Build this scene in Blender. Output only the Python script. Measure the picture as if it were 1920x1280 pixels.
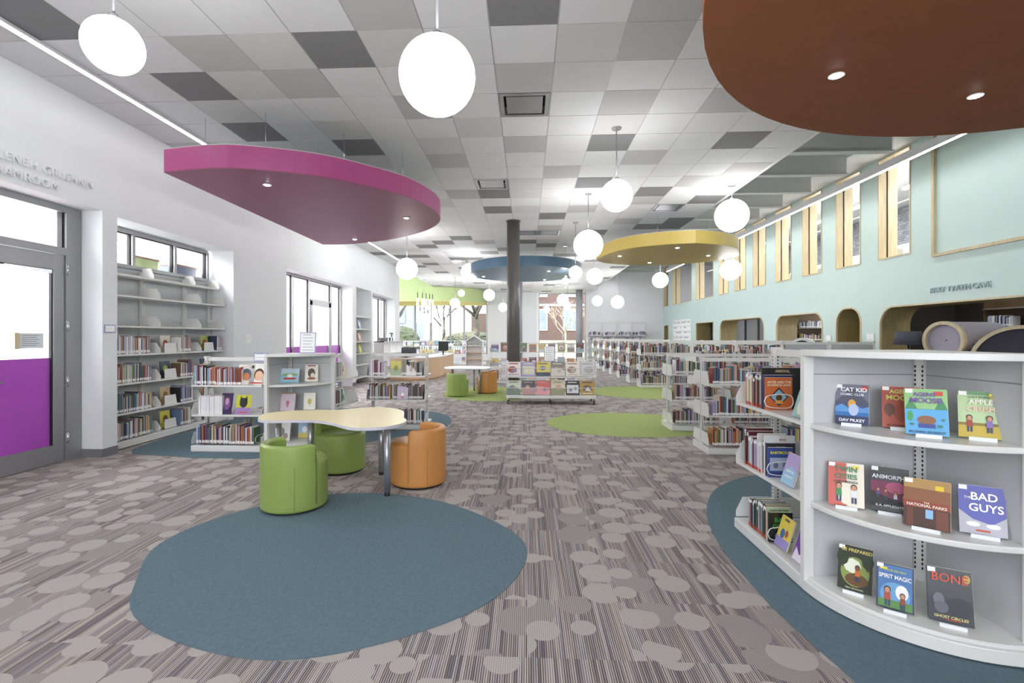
import bpy, bmesh, math, random
from mathutils import Vector, Matrix
R = random.Random(7)
for o in list(bpy.data.objects): bpy.data.objects.remove(o, do_unlink=True)
SC = bpy.context.scene
COL = SC.collection
PI = math.pi

# ------------------------------------------------------------------ camera
cam_d = bpy.data.cameras.new('camera'); cam = bpy.data.objects.new('camera', cam_d); COL.objects.link(cam)
cam.location = (0, 0, 1.48); cam.rotation_euler = (PI/2, 0, 0.0495)
cam_d.sensor_width = 36; cam_d.lens = 36*925/1920; cam_d.shift_x = 17.6/1920; cam_d.shift_y = -9/1920
cam_d.clip_start = .05; cam_d.clip_end = 300
SC.camera = cam
# ------------------------------------------------------------------ world, sun, exposure
W = bpy.data.worlds.new('world'); SC.world = W; W.use_nodes = True
nt = W.node_tree; bg = nt.nodes['Background']
wtc = nt.nodes.new('ShaderNodeTexCoord'); wn = nt.nodes.new('ShaderNodeTexNoise'); wn.inputs['Scale'].default_value = 3
wr = nt.nodes.new('ShaderNodeValToRGB'); wr.color_ramp.elements[0].color = (.80, .88, 1, 1); wr.color_ramp.elements[1].color = (1, 1, 1, 1)
nt.links.new(wtc.outputs['Generated'], wn.inputs['Vector']); nt.links.new(wn.outputs['Fac'], wr.inputs['Fac']); nt.links.new(wr.outputs['Color'], bg.inputs['Color'])
bg.inputs['Strength'].default_value = 2.5
sd = bpy.data.lights.new('sun', 'SUN'); sd.energy = .8; sd.angle = .02; sd.color = (1, .95, .86)
sun = bpy.data.objects.new('sun', sd); COL.objects.link(sun); sun.rotation_euler = (math.radians(48), 0, math.radians(-25)); sun.location = (0, -20, 30)
SC.view_settings.view_transform = 'Standard'; SC.view_settings.look = 'None'; SC.view_settings.gamma = 1
SC.view_settings.use_curve_mapping = False; SC.view_settings.exposure = 1.58
GLOBE_E, LINE_E, LINE_L = 6.5, 13.0, 6.0
def area(name, loc, sx, sy, w, rot=(0, 0, 0), color=(1, 1, 1)):
    d = bpy.data.lights.new(name, 'AREA'); d.shape = 'RECTANGLE'; d.size = sx; d.size_y = sy; d.energy = w; d.color = color
    o = bpy.data.objects.new(name, d); COL.objects.link(o); o.location = loc; o.rotation_euler = rot
    return o
area('program_room_fill', (-8.2, 8, 4.0), 3, 12, 700)  # area light with no fixture, added to brighten the program room
area('upper_room_fill', (10.8, 18, 5.6), 2.5, 20, 200)  # unseen area light added to brighten the upper rooms
area('cave_room_fill', (9.7, 9.5, 2.95), .8, 4, 12)  # added light without a fixture, so the cave books show
area('arch_room_fill', (11.0, 18, 2.9), 2, 5, 70)  # added fixtureless light lifting the rooms behind the arches

# ------------------------------------------------------------------ materials
MC = {}
def rgb(h):
    if isinstance(h, str):
        c = [int(h[i:i+2], 16)/255 for i in (0, 2, 4)]
        return tuple((x/12.92 if x <= .04045 else ((x+.055)/1.055)**2.4) for x in c)
    return h
def mat(name, col=(.8, .8, .8), rough=.5, metal=0, emit=0, var=.04, scale=6, spec=.5, bump=0):
    if name in MC: return MC[name]
    m = bpy.data.materials.new(name); m.use_nodes = True; n = m.node_tree; b = n.nodes['Principled BSDF']
    c = rgb(col)
    b.inputs['Roughness'].default_value = rough; b.inputs['Metallic'].default_value = metal
    b.inputs['Specular IOR Level'].default_value = spec
    tc = n.nodes.new('ShaderNodeTexCoord'); ns = n.nodes.new('ShaderNodeTexNoise'); ns.inputs['Scale'].default_value = scale
    ns.inputs['Detail'].default_value = 4
    rp = n.nodes.new('ShaderNodeValToRGB')
    rp.color_ramp.elements[0].position = .3; rp.color_ramp.elements[1].position = .7
    rp.color_ramp.elements[0].color = tuple(x*(1-var) for x in c)+(1,); rp.color_ramp.elements[1].color = tuple(min(1, x*(1+var)) for x in c)+(1,)
    n.links.new(tc.outputs['Object'], ns.inputs['Vector']); n.links.new(ns.outputs['Fac'], rp.inputs['Fac']); n.links.new(rp.outputs['Color'], b.inputs['Base Color'])
    if bump:
        bp = n.nodes.new('ShaderNodeBump'); bp.inputs['Strength'].default_value = bump; bp.inputs['Distance'].default_value = .01
        n2 = n.nodes.new('ShaderNodeTexNoise'); n2.inputs['Scale'].default_value = scale*30
        n.links.new(tc.outputs['Object'], n2.inputs['Vector']); n.links.new(n2.outputs['Fac'], bp.inputs['Height']); n.links.new(bp.outputs['Normal'], b.inputs['Normal'])
    if emit:
        b.inputs['Emission Color'].default_value = (1, 1, 1, 1); b.inputs['Emission Strength'].default_value = emit
    MC[name] = m
    return m
def attr_mat(name, rough=.45):
    m = bpy.data.materials.new(name); m.use_nodes = True; n = m.node_tree; b = n.nodes['Principled BSDF']
    a = n.nodes.new('ShaderNodeAttribute'); a.attribute_name = 'Col'; b.inputs['Roughness'].default_value = rough
    n.links.new(a.outputs['Color'], b.inputs['Base Color']); return m
def glass_mat(name, tint=(1, 1, 1), refl=.10):
    m = bpy.data.materials.new(name); m.use_nodes = True; n = m.node_tree; n.nodes.clear()
    out = n.nodes.new('ShaderNodeOutputMaterial'); mx = n.nodes.new('ShaderNodeMixShader'); t = n.nodes.new('ShaderNodeBsdfTransparent'); g = n.nodes.new('ShaderNodeBsdfGlossy')
    t.inputs['Color'].default_value = tint+(1,); g.inputs['Roughness'].default_value = .02; lw = n.nodes.new('ShaderNodeLayerWeight'); lw.inputs['Blend'].default_value = .15
    mm = n.nodes.new('ShaderNodeMath'); mm.operation = 'MULTIPLY'; mm.inputs[1].default_value = refl*4
    n.links.new(lw.outputs['Facing'], mm.inputs[0]); n.links.new(mm.outputs[0], mx.inputs[0]); n.links.new(t.outputs[0], mx.inputs[1]); n.links.new(g.outputs[0], mx.inputs[2]); n.links.new(mx.outputs[0], out.inputs[0])
    return m
def book_mat():
    m = bpy.data.materials.new('book_cover_cloth'); m.use_nodes = True; n = m.node_tree; b = n.nodes['Principled BSDF']; b.inputs['Roughness'].default_value = .4
    oi = n.nodes.new('ShaderNodeObjectInfo'); tc = n.nodes.new('ShaderNodeTexCoord'); ns = n.nodes.new('ShaderNodeTexNoise'); ns.inputs['Scale'].default_value = 9
    mx = n.nodes.new('ShaderNodeMix'); mx.data_type = 'RGBA'; mx.blend_type = 'MULTIPLY'; mx.inputs['Factor'].default_value = .25
    n.links.new(tc.outputs['Object'], ns.inputs['Vector']); n.links.new(oi.outputs['Color'], mx.inputs[6]); n.links.new(ns.outputs['Fac'], mx.inputs[7]); n.links.new(mx.outputs[2], b.inputs['Base Color'])
    return m
def wood_mat(name, c1, c2, rough=.45, axis=2):
    m = bpy.data.materials.new(name); m.use_nodes = True; n = m.node_tree; b = n.nodes['Principled BSDF']; b.inputs['Roughness'].default_value = rough
    tc = n.nodes.new('ShaderNodeTexCoord'); mp = n.nodes.new('ShaderNodeMapping'); s = [30, 30, 30]; s[axis] = 2; mp.inputs['Scale'].default_value = s
    ns = n.nodes.new('ShaderNodeTexNoise'); ns.inputs['Scale'].default_value = 1; ns.inputs['Detail'].default_value = 6
    rp = n.nodes.new('ShaderNodeValToRGB'); rp.color_ramp.elements[0].position = .3; rp.color_ramp.elements[1].position = .7
    rp.color_ramp.elements[0].color = rgb(c1)+(1,); rp.color_ramp.elements[1].color = rgb(c2)+(1,)
    n.links.new(tc.outputs['Object'], mp.inputs['Vector']); n.links.new(mp.outputs[0], ns.inputs['Vector']); n.links.new(ns.outputs['Fac'], rp.inputs['Fac']); n.links.new(rp.outputs['Color'], b.inputs['Base Color'])
    return m
def brick_mat(name, c1, c2, mortar, scale, rough=.9):
    m = bpy.data.materials.new(name); m.use_nodes = True; n = m.node_tree; b = n.nodes['Principled BSDF']; b.inputs['Roughness'].default_value = rough
    tc = n.nodes.new('ShaderNodeTexCoord'); sp = n.nodes.new('ShaderNodeSeparateXYZ'); ad = n.nodes.new('ShaderNodeMath'); cb = n.nodes.new('ShaderNodeCombineXYZ')
    br = n.nodes.new('ShaderNodeTexBrick'); br.inputs['Scale'].default_value = scale
    br.inputs['Color1'].default_value = rgb(c1)+(1,); br.inputs['Color2'].default_value = rgb(c2)+(1,); br.inputs['Mortar'].default_value = rgb(mortar)+(1,)
    n.links.new(tc.outputs['Object'], sp.inputs[0]); n.links.new(sp.outputs[0], ad.inputs[0]); n.links.new(sp.outputs[1], ad.inputs[1]); n.links.new(ad.outputs[0], cb.inputs[0]); n.links.new(sp.outputs[2], cb.inputs[1])
    n.links.new(cb.outputs[0], br.inputs['Vector']); n.links.new(br.outputs['Color'], b.inputs['Base Color'])
    return m
def carpet_mat():
    m = bpy.data.materials.new('striped_carpet_tiles'); m.use_nodes = True; n = m.node_tree; b = n.nodes['Principled BSDF']; b.inputs['Roughness'].default_value = .95; b.inputs['Specular IOR Level'].default_value = .15
    L = n.links.new; N = n.nodes.new
    def math_(op, a, b_=None, c=None):
        x = N('ShaderNodeMath'); x.operation = op
        for i, v in enumerate((a, b_, c)):
            if v is None: continue
            if isinstance(v, (int, float)): x.inputs[i].default_value = v
            else: L(v, x.inputs[i])
        return x.outputs[0]
    def mixc(f, a, b_):
        x = N('ShaderNodeMix'); x.data_type = 'RGBA'
        if isinstance(f, (int, float)): x.inputs['Factor'].default_value = f
        else: L(f, x.inputs['Factor'])
        for k, v in ((6, a), (7, b_)):
            if isinstance(v, tuple): x.inputs[k].default_value = v+(1,)
            else: L(v, x.inputs[k])
        return x.outputs[2]
    tc = N('ShaderNodeTexCoord'); sp = N('ShaderNodeSeparateXYZ'); L(tc.outputs['Object'], sp.inputs[0])
    X, Y = sp.outputs[0], sp.outputs[1]
    tx = math_('FLOOR', math_('DIVIDE', X, .5)); ty = math_('FLOOR', math_('DIVIDE', math_('ADD', Y, .22), .5))
    cb = N('ShaderNodeCombineXYZ'); L(tx, cb.inputs[0]); L(ty, cb.inputs[1])
    wn = N('ShaderNodeTexWhiteNoise'); wn.noise_dimensions = '2D'; L(cb.outputs[0], wn.inputs['Vector'])
    tr = wn.outputs['Value']
    # stripes run along Y: noise across X, long along Y, broken at each tile
    mp = N('ShaderNodeCombineXYZ'); L(math_('MULTIPLY', X, 62), mp.inputs[0]); L(math_('MULTIPLY', Y, .6), mp.inputs[1]); L(math_('MULTIPLY', tr, 37), mp.inputs[2])
    s1 = N('ShaderNodeTexNoise'); s1.inputs['Scale'].default_value = 1.0; s1.inputs['Detail'].default_value = 2; L(mp.outputs[0], s1.inputs['Vector'])
    wv = math_('SINE', math_('MULTIPLY', X, 2*PI/.0105))
    st = math_('ADD', math_('MULTIPLY', wv, .22), s1.outputs['Fac'])
    rp = N('ShaderNodeValToRGB'); L(st, rp.inputs['Fac'])
    e = rp.color_ramp.elements; e[0].position = .30; e[0].color = rgb('4d484c')+(1,); e[1].position = .74; e[1].color = rgb('c4bcb4')+(1,)
    k = e.new(.5); k.color = rgb('857f80')+(1,)
    # hue variation of stripes
    mp2 = N('ShaderNodeCombineXYZ'); L(math_('MULTIPLY', X, 40), mp2.inputs[0]); L(math_('MULTIPLY', tr, 11), mp2.inputs[1])
    s2 = N('ShaderNodeTexNoise'); s2.inputs['Scale'].default_value = 1; L(mp2.outputs[0], s2.inputs['Vector'])
    rp2 = N('ShaderNodeValToRGB'); L(s2.outputs['Fac'], rp2.inputs['Fac']); e = rp2.color_ramp.elements
    e[0].position = .35; e[0].color = (.92, .95, 1.06, 1); e[1].position = .65; e[1].color = (1.07, 1, .90, 1)
    mm = N('ShaderNodeMix'); mm.data_type = 'RGBA'; mm.blend_type = 'MULTIPLY'; mm.inputs['Factor'].default_value = 1; L(rp.outputs['Color'], mm.inputs[6]); L(rp2.outputs['Color'], mm.inputs[7])
    base = mm.outputs[2]
    def circles(cell, off, rmin, rmax, keep):
        v = N('ShaderNodeCombineXYZ')
        L(math_('ADD', X, math_('ADD', math_('MULTIPLY', tr, off), off)), v.inputs[0]); L(math_('ADD', Y, math_('MULTIPLY', tr, off*1.7)), v.inputs[1])
        vo = N('ShaderNodeTexVoronoi'); vo.voronoi_dimensions = '2D'; vo.inputs['Scale'].default_value = 1/cell; vo.inputs['Randomness'].default_value = .75; L(v.outputs[0], vo.inputs['Vector'])
        cs = N('ShaderNodeSeparateColor'); L(vo.outputs['Color'], cs.inputs[0])
        rad = math_('MULTIPLY_ADD', cs.outputs[0], rmax-rmin, rmin)
        inside = math_('LESS_THAN', math_('MULTIPLY', vo.outputs['Distance'], cell), rad)
        return math_('MULTIPLY', inside, math_('GREATER_THAN', cs.outputs[1], 1-keep))
    fine = N('ShaderNodeTexNoise'); fine.inputs['Scale'].default_value = 260; L(tc.outputs['Object'], fine.inputs['Vector'])
    lightc = mixc(math_('MULTIPLY', math_('ADD', wv, 1), .5), rgb('a59f9a'), rgb('beb8b2'))
    lightc = mixc(math_('MULTIPLY', fine.outputs['Fac'], .35), lightc, rgb('938d8a'))
    midc = mixc(math_('MULTIPLY', math_('ADD', wv, 1), .5), rgb('7a7474'), rgb('aca6a0'))
    c0 = mixc(circles(.36, .13, .08, .17, .5), base, midc)
    c1 = mixc(circles(.27, .0, .06, .125, .72), c0, lightc)
    c2 = mixc(circles(.32, .77, .05, .125, .45), c1, lightc)
    L(mixc(.12, c2, rgb('908c90')), b.inputs['Base Color'])
    bp = N('ShaderNodeBump'); bp.inputs['Strength'].default_value = .35; bp.inputs['Distance'].default_value = .003; L(fine.outputs['Fac'], bp.inputs['Height']); L(bp.outputs[0], b.inputs['Normal'])
    return m
WALL = mat('white_wall_paint', 'e6e7e9', .7, var=.01, scale=2); TEAL = mat('teal_wall_paint', 'c6dad5', .45, var=.015, scale=1.5)
SHELF = mat('white_powder_coated_steel', 'dededb', .32, var=.01); SHELF2 = mat('grey_shelf_panel', 'c6c8ca', .4, var=.01)
GREYM = mat('grey_metal', '8d8e91', .4, .3, var=.02); DARK = mat('dark_gasket', '1d1d20', .6); CHROME = mat('brushed_aluminium', 'c9c9ce', .25, .9)
BLACK = mat('black_plastic', '26262a', .5); WHITE = mat('white_paper', 'f4f4f4', .6, var=.01); PAGES = mat('page_paper', 'e9e2d2', .8, scale=60, var=.06)
WOOD = wood_mat('pale_birch_wood', 'bfae8c', 'd6c8a6'); WOOD2 = wood_mat('olive_plywood', '8b7c52', 'a5966a'); DWOOD = wood_mat('maple_veneer', 'caa583', 'dcbc98')
GLOBE = mat('glowing_opal_glass', 'ffffff', .3, emit=GLOBE_E); LINE = mat('glowing_lens', 'ffffff', .3, emit=LINE_E); SPOTM = mat('glowing_downlight', 'ffffff', .3, emit=30)
GLASS = glass_mat('clear_glass', refl=.035); PRINT = attr_mat('printed_paper'); SPINES = attr_mat('book_spines', .5); BOOK = book_mat()
COLUMN = mat('dark_bronze_paint', '625e5b', .35, var=.02); ACRYL = mat('pale_clear_plastic', 'e3e7ea', .15)
BLUE = mat('blue_carpet', '6b7f8a', .95, var=.10, scale=45, spec=.1, bump=.5); GREEN = mat('green_carpet', 'a6b474', .95, var=.08, scale=45, spec=.1, bump=.5)

# ------------------------------------------------------------------ mesh builder
class MB:
    def __init__(s): s.v = []; s.f = []; s.m = []; s.c = []; s.sm = []; s.T = Matrix(); s.use_c = False
    def face(s, idx, mi=0, col=None, sm=False): s.f.append(idx); s.m.append(mi); s.c.append(col or (1, 1, 1)); s.sm.append(sm); s.use_c |= col is not None
    def add(s, pts): b = len(s.v); s.v += [tuple(s.T @ Vector(p)) for p in pts]; return b
    def box(s, x0, x1, y0, y1, z0, z1, mi=0, col=None):
        b = s.add([(x0, y0, z0), (x1, y0, z0), (x1, y1, z0), (x0, y1, z0), (x0, y0, z1), (x1, y0, z1), (x1, y1, z1), (x0, y1, z1)])
        for q in ((0, 3, 2, 1), (4, 5, 6, 7), (0, 1, 5, 4), (1, 2, 6, 5), (2, 3, 7, 6), (3, 0, 4, 7)): s.face([b+i for i in q], mi, col)
        return s
    def prism(s, pts, z0, z1, mi=0, axis='z', smooth=False, col=None):
        n = len(pts)
        P = {'z': lambda p, t: (p[0], p[1], t), 'y': lambda p, t: (p[0], t, p[1]), 'x': lambda p, t: (t, p[0], p[1])}[axis]
        b = s.add([P(p, z0) for p in pts]+[P(p, z1) for p in pts])
        for i in range(n): j = (i+1) % n; s.face([b+i, b+j, b+n+j, b+n+i], mi, col, smooth)
        s.face([b+i for i in reversed(range(n))], mi, col); s.face([b+n+i for i in range(n)], mi, col)
        return s
    def ring(s, outer, inner, z0, z1, mi=0, axis='x', closed=True):
        n = len(outer)
        P = {'z': lambda p, t: (p[0], p[1], t), 'y': lambda p, t: (p[0], t, p[1]), 'x': lambda p, t: (t, p[0], p[1])}[axis]
        b = s.add([P(p, z0) for p in outer]+[P(p, z0) for p in inner]+[P(p, z1) for p in outer]+[P(p, z1) for p in inner])
        for i in range(n if closed else n-1):
            j = (i+1) % n
            for a, c in ((0, n), (n, 3*n), (3*n, 2*n), (2*n, 0)): s.face([b+a+i, b+a+j, b+c+j, b+c+i], mi)
        if not closed:
            for i in (0, n-1): s.face([b+i, b+n+i, b+3*n+i, b+2*n+i], mi)
        return s
    def lathe(s, prof, n=32, cx=0, cy=0, mi=0, smooth=True, mis=None):
        b = s.add([(cx+r*math.cos(2*PI*k/n), cy+r*math.sin(2*PI*k/n), z) for r, z in prof for k in range(n)])
        for i in range(len(prof)-1):
            for k in range(n):
                j = (k+1) % n; s.face([b+i*n+k, b+i*n+j, b+(i+1)*n+j, b+(i+1)*n+k], mis[i] if mis else mi, None, smooth)
        s.face([b+k for k in reversed(range(n))], mi); s.face([b+(len(prof)-1)*n+k for k in range(n)], mis[-1] if mis else mi)
        return s
    def tube(s, pts, r, n=8, mi=0, smooth=True, closed=False):
        pts = [Vector(p) for p in pts]; rings = []; prev = None
        for i, p in enumerate(pts):
            a = pts[(i-1) % len(pts)] if (i > 0 or closed) else p; c = pts[(i+1) % len(pts)] if (i < len(pts)-1 or closed) else p
            t = (c-a).normalized()
            ref = prev if prev is not None else (Vector((0, 0, 1)) if abs(t.z) < .9 else Vector((1, 0, 0)))
            u = (ref-t*ref.dot(t)).normalized(); prev = u; w = t.cross(u)
            rr = r[i] if isinstance(r, (list, tuple)) else r
            rings.append(s.add([tuple(p+u*rr*math.cos(2*PI*k/n)+w*rr*math.sin(2*PI*k/n)) for k in range(n)]))
        for i in range(len(pts) if closed else len(pts)-1):
            A, B = rings[i], rings[(i+1) % len(pts)]
            for k in range(n): j = (k+1) % n; s.face([A+k, A+j, B+j, B+k], mi, None, smooth)
        if not closed: s.face([rings[0]+k for k in reversed(range(n))], mi); s.face([rings[-1]+k for k in range(n)], mi)
        return s
    def build(s, name, mats, parent=None, bevel=0, loc=None, seg=1):
        me = bpy.data.meshes.new(name); me.from_pydata(s.v, [], s.f)
        if not isinstance(mats, (list, tuple)): mats = [mats]
        for m in mats: me.materials.append(m)
        me.polygons.foreach_set('material_index', s.m); me.polygons.foreach_set('use_smooth', s.sm)
        if s.use_c:
            at = me.color_attributes.new('Col', 'FLOAT_COLOR', 'CORNER'); d = []
            for f, c in zip(s.f, s.c): d += (list(c)+[1])*len(f)
            at.data.foreach_set('color', d)
        bm = bmesh.new(); bm.from_mesh(me); bmesh.ops.recalc_face_normals(bm, faces=bm.faces); bm.to_mesh(me); bm.free()
        o = bpy.data.objects.new(name, me); COL.objects.link(o)
        if parent: o.parent = parent
        if loc: o.location = loc
        if bevel:
            b = o.modifiers.new('bevel', 'BEVEL'); b.width = bevel; b.segments = seg; b.limit_method = 'ANGLE'; b.angle_limit = .7
        return o
def B(*a): return MB().box(*a)
def tag(o, label, cat, group=None, kind=None):
    o['label'] = label; o['category'] = cat
    if group: o['group'] = group
    if kind: o['kind'] = kind
    return o
def struct(o, label=None):
    o['kind'] = 'structure'
    if label: o['label'] = label
    return o
def thing(name, label, cat, loc=(0, 0, 0), rz=0, group=None):
    o = bpy.data.objects.new(name, None); COL.objects.link(o); o.location = loc; o.rotation_euler = (0, 0, rz); o.empty_display_size = .1
    return tag(o, label, cat, group)
def text_obj(name, body, size, mat_, parent=None, loc=(0, 0, 0), rot=(0, 0, 0), ext=.002, align='CENTER', maxw=None, shear=0, bold=0):
    cu = bpy.data.curves.new(name, 'FONT'); cu.body = body; cu.size = size; cu.extrude = ext; cu.align_x = align; cu.align_y = 'CENTER'; cu.resolution_u = 3; cu.offset = bold
    if shear: cu.shear = shear
    to = bpy.data.objects.new(name, cu); COL.objects.link(to)
    bpy.context.view_layer.update(); dg = bpy.context.evaluated_depsgraph_get()
    me = bpy.data.meshes.new_from_object(to.evaluated_get(dg)); me.name = name
    bpy.data.objects.remove(to, do_unlink=True); bpy.data.curves.remove(cu)
    xs = [v.co.x for v in me.vertices]
    if maxw and xs:
        w = max(xs)-min(xs)
        if w > maxw:
            for v in me.vertices: v.co.x *= maxw/w
    me.materials.clear(); me.materials.append(mat_)
    o = bpy.data.objects.new(name, me); COL.objects.link(o); o.location = loc; o.rotation_euler = rot
    if parent: o.parent = parent
    return o
def spline(pts, n=6, closed=True):
    out = []; N = len(pts)
    for i in range(N if closed else N-1):
        p = [Vector(pts[(i+k-1) % N] if closed else pts[max(0, min(N-1, i+k-1))]) for k in range(4)]
        for j in range(n):
            t = j/n
            out.append(tuple(.5*((2*p[1])+(-p[0]+p[2])*t+(2*p[0]-5*p[1]+4*p[2]-p[3])*t*t+(-p[0]+3*p[1]-3*p[2]+p[3])*t**3)))
    if not closed: out.append(tuple(pts[-1]))
    return out
def ell(cx, cy, rx, ry, n=56, rot=0):
    return [(cx+rx*math.cos(2*PI*k/n)*math.cos(rot)-ry*math.sin(2*PI*k/n)*math.sin(rot), cy+rx*math.cos(2*PI*k/n)*math.sin(rot)+ry*math.sin(2*PI*k/n)*math.cos(rot)) for k in range(n)]
def ords(n):
    w = ['first', 'second', 'third', 'fourth', 'fifth', 'sixth', 'seventh', 'eighth', 'ninth', 'tenth', 'eleventh', 'twelfth']
    if n < 12: return w[n]
    n += 1; return '%d%s' % (n, {1: 'st', 2: 'nd', 3: 'rd'}.get(n % 10 if n not in (11, 12, 13) else 0, 'th'))

# ================================================================== SETTING
ZC = 4.26; WX = -5.21; TX = 8.4; BY = 31.0
struct(B(-14, 16, -6, BY+.2, -.2, 0).build('floor', carpet_mat()))
def wall_x(name, X0, X1, y0, y1, z0, z1, holes, m):
    ys = sorted({y0, y1, *[h[0] for h in holes], *[h[1] for h in holes]}); mb = MB()
    for a, b in zip(ys, ys[1:]):
        hs = sorted([(h[2], h[3]) for h in holes if h[0] <= a+1e-6 and h[1] >= b-1e-6]); z = z0
        for h0, h1 in hs:
            if h0 > z+1e-6: mb.box(X0, X1, a, b, z, h0)
            z = h1
        if z < z1-1e-6: mb.box(X0, X1, a, b, z, z1)
    return struct(mb.build(name, m))
def wall_y(name, Y0, Y1, x0, x1, z0, z1, holes, m):
    xs = sorted({x0, x1, *[h[0] for h in holes], *[h[1] for h in holes]}); mb = MB()
    for a, b in zip(xs, xs[1:]):
        hs = sorted([(h[2], h[3]) for h in holes if h[0] <= a+1e-6 and h[1] >= b-1e-6]); z = z0
        for h0, h1 in hs:
            if h0 > z+1e-6: mb.box(a, b, Y0, Y1, z, h0)
            z = h1
        if z < z1-1e-6: mb.box(a, b, Y0, Y1, z, z1)
    return struct(mb.build(name, m))
# left wall, .5 m thick, with its recesses
wall_x('wall_left', -5.75, WX, -4, 19.9, 0, 5.9, [(3.55, 5.81, 0, 3.03), (6.03, 8.52, 0, 3.0), (10.45, 14.5, 0, 2.98), (14.82, 16.28, 0, 3.0), (16.4, 19.25, 0, 2.96)], WALL)
wall_x('wall_left_recess', -5.85, -5.68, 6.0, 8.55, 0, 2.47, [], WALL)
wall_x('wall_left_niche', -5.85, -5.70, 14.8, 16.3, 0, 3.05, [], WALL)
# far bay left of the wall's end
wall_y('wall_bay', 19.7, 19.9, -9, -5.75, 0, 5.9, [], WALL); wall_x('wall_bay_side', -9.2, -9.0, 19.9, BY+.2, 0, 5.9, [(20.6, 26.4, 1.2, 5.6)], WALL)  # side opening added out of view to let sky light into the bay
wall_y('wall_back', BY, BY+.25, -9.2, TX+.3, 0, 5.9, [(-9.0, -2.49, .35, 3.6), (.73, 3.65, 0, 4.2)], WALL)
wall_y('wall_rear', -4.2, -4.0, -5.75, TX+.3, 0, 5.9, [(-3.5, 3.5, .9, 3.4)], WALL)  # window opening added behind the camera for frontal daylight
# right teal wall
UW = [(11.24, 12.24), (12.86, 13.86), (14.5, 15.5), (16.12, 17.14), (17.8, 18.8), (19.4, 20.4), (21.04, 22.06), (22.7, 25.05), (25.65, 28.95), (29.8, 30.8)]
AR = [(5.2, 12.2, 2.19, .45), (12.84, 13.86, 2.24, .42), (14.46, 17.1, 2.19, .4), (17.93, 21.95, 2.2, .4), (22.7, 25.0, 2.17, .02), (29.8, 30.75, 2.17, .02)]
wall_x('wall_right', TX, TX+.25, -4, BY, 0, 5.9, [(a, b, 3.3, 5.68) for a, b in UW]+[(a, b, 0, t) for a, b, t, r in AR], TEAL)
mb = MB()
def arc(cx, cy, r, a0, a1, n=8): return [(cx+r*math.cos(a0+(a1-a0)*k/n), cy+r*math.sin(a0+(a1-a0)*k/n)) for k in range(n+1)]
for a, b, t, r in AR:
    if r < .1: continue
    mb.prism([(a, t)]+[(a, t-r)]+arc(a+r, t-r, r, PI, PI/2)[1:], TX, TX+.25, axis='x')
    mb.prism([(b, t)]+arc(b-r, t-r, r, PI/2, 0), TX, TX+.25, axis='x')
struct(mb.build('wall_right_arch_corner', TEAL))
for i, (a, b, t, r) in enumerate(AR):
    def path(o):
        rr = max(.005, r-o)
        return [(a+o, 0)]+arc(a+o+rr, t-o-rr, rr, PI, PI/2)+arc(b-o-rr, t-o-rr, rr, PI/2, 0)+[(b-o, 0)]
    m = MB().ring(path(0), path(.035), TX-.015, TX+.03, axis='x', closed=False).build('trim_%d' % (i+1), WOOD); struct(m)
    m = MB().ring(path(.002), path(.03), TX+.03, TX+.68, axis='x', closed=False).build('trim_%d' % (i+21), WOOD2); struct(m)
struct(B(TX+.66, TX+.72, 12.8, 13.9, 0, 2.3).build('wall_right_niche', WOOD2))
# tween cave: dark room with shelves
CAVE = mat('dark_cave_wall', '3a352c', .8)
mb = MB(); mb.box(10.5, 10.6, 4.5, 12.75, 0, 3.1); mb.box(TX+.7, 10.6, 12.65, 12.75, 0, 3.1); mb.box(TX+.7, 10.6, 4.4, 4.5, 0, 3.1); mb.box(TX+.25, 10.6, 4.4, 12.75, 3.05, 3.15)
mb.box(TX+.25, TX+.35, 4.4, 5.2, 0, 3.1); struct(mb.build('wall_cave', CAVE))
# rooms behind the other arches
mb = MB(); mb.box(12.3, 12.4, 12.75, BY, 0, 3.1); mb.box(TX+.25, 12.4, 12.76, BY, 3.05, 3.15); mb.box(TX+.7, 12.3, 17.4, 17.5, 0, 3.05); mb.box(TX+.7, 12.3, 22.3, 22.4, 0, 3.05)
struct(mb.build('wall_arch_rooms', mat('grey_room_wall', '9fa0a2', .8)))
# upper rooms
mb = MB(); mb.box(12.6, 12.7, 4, BY, 3.15, 5.9); struct(mb.build('wall_upper_room', brick_mat('grey_stacked_stone', '8d9096', '6c6f76', '4c4e54', 3.2)))
struct(B(TX+.26, 12.59, 4, BY-.01, 3.16, 3.24).build('floor_upper', mat('grey_upper_floor', '66676a', .7)))
wall_y('wall_upper_end', BY, BY+.2, TX, 12.7, 0, 5.9, [], WALL)
# recessed display panel on the teal wall with birch edging
mb = MB()
for (y0, y1, z0, z1) in ((10.56, 10.62, 3.16, 5.6), (4.6, 10.62, 3.12, 3.18)): mb.box(TX-.06, TX+.01, y0, y1, z0, z1)
o = mb.build('panel_frame', WOOD); tag(o, 'pale birch frame around the big blank teal wall panel at upper right', 'frame')
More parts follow.
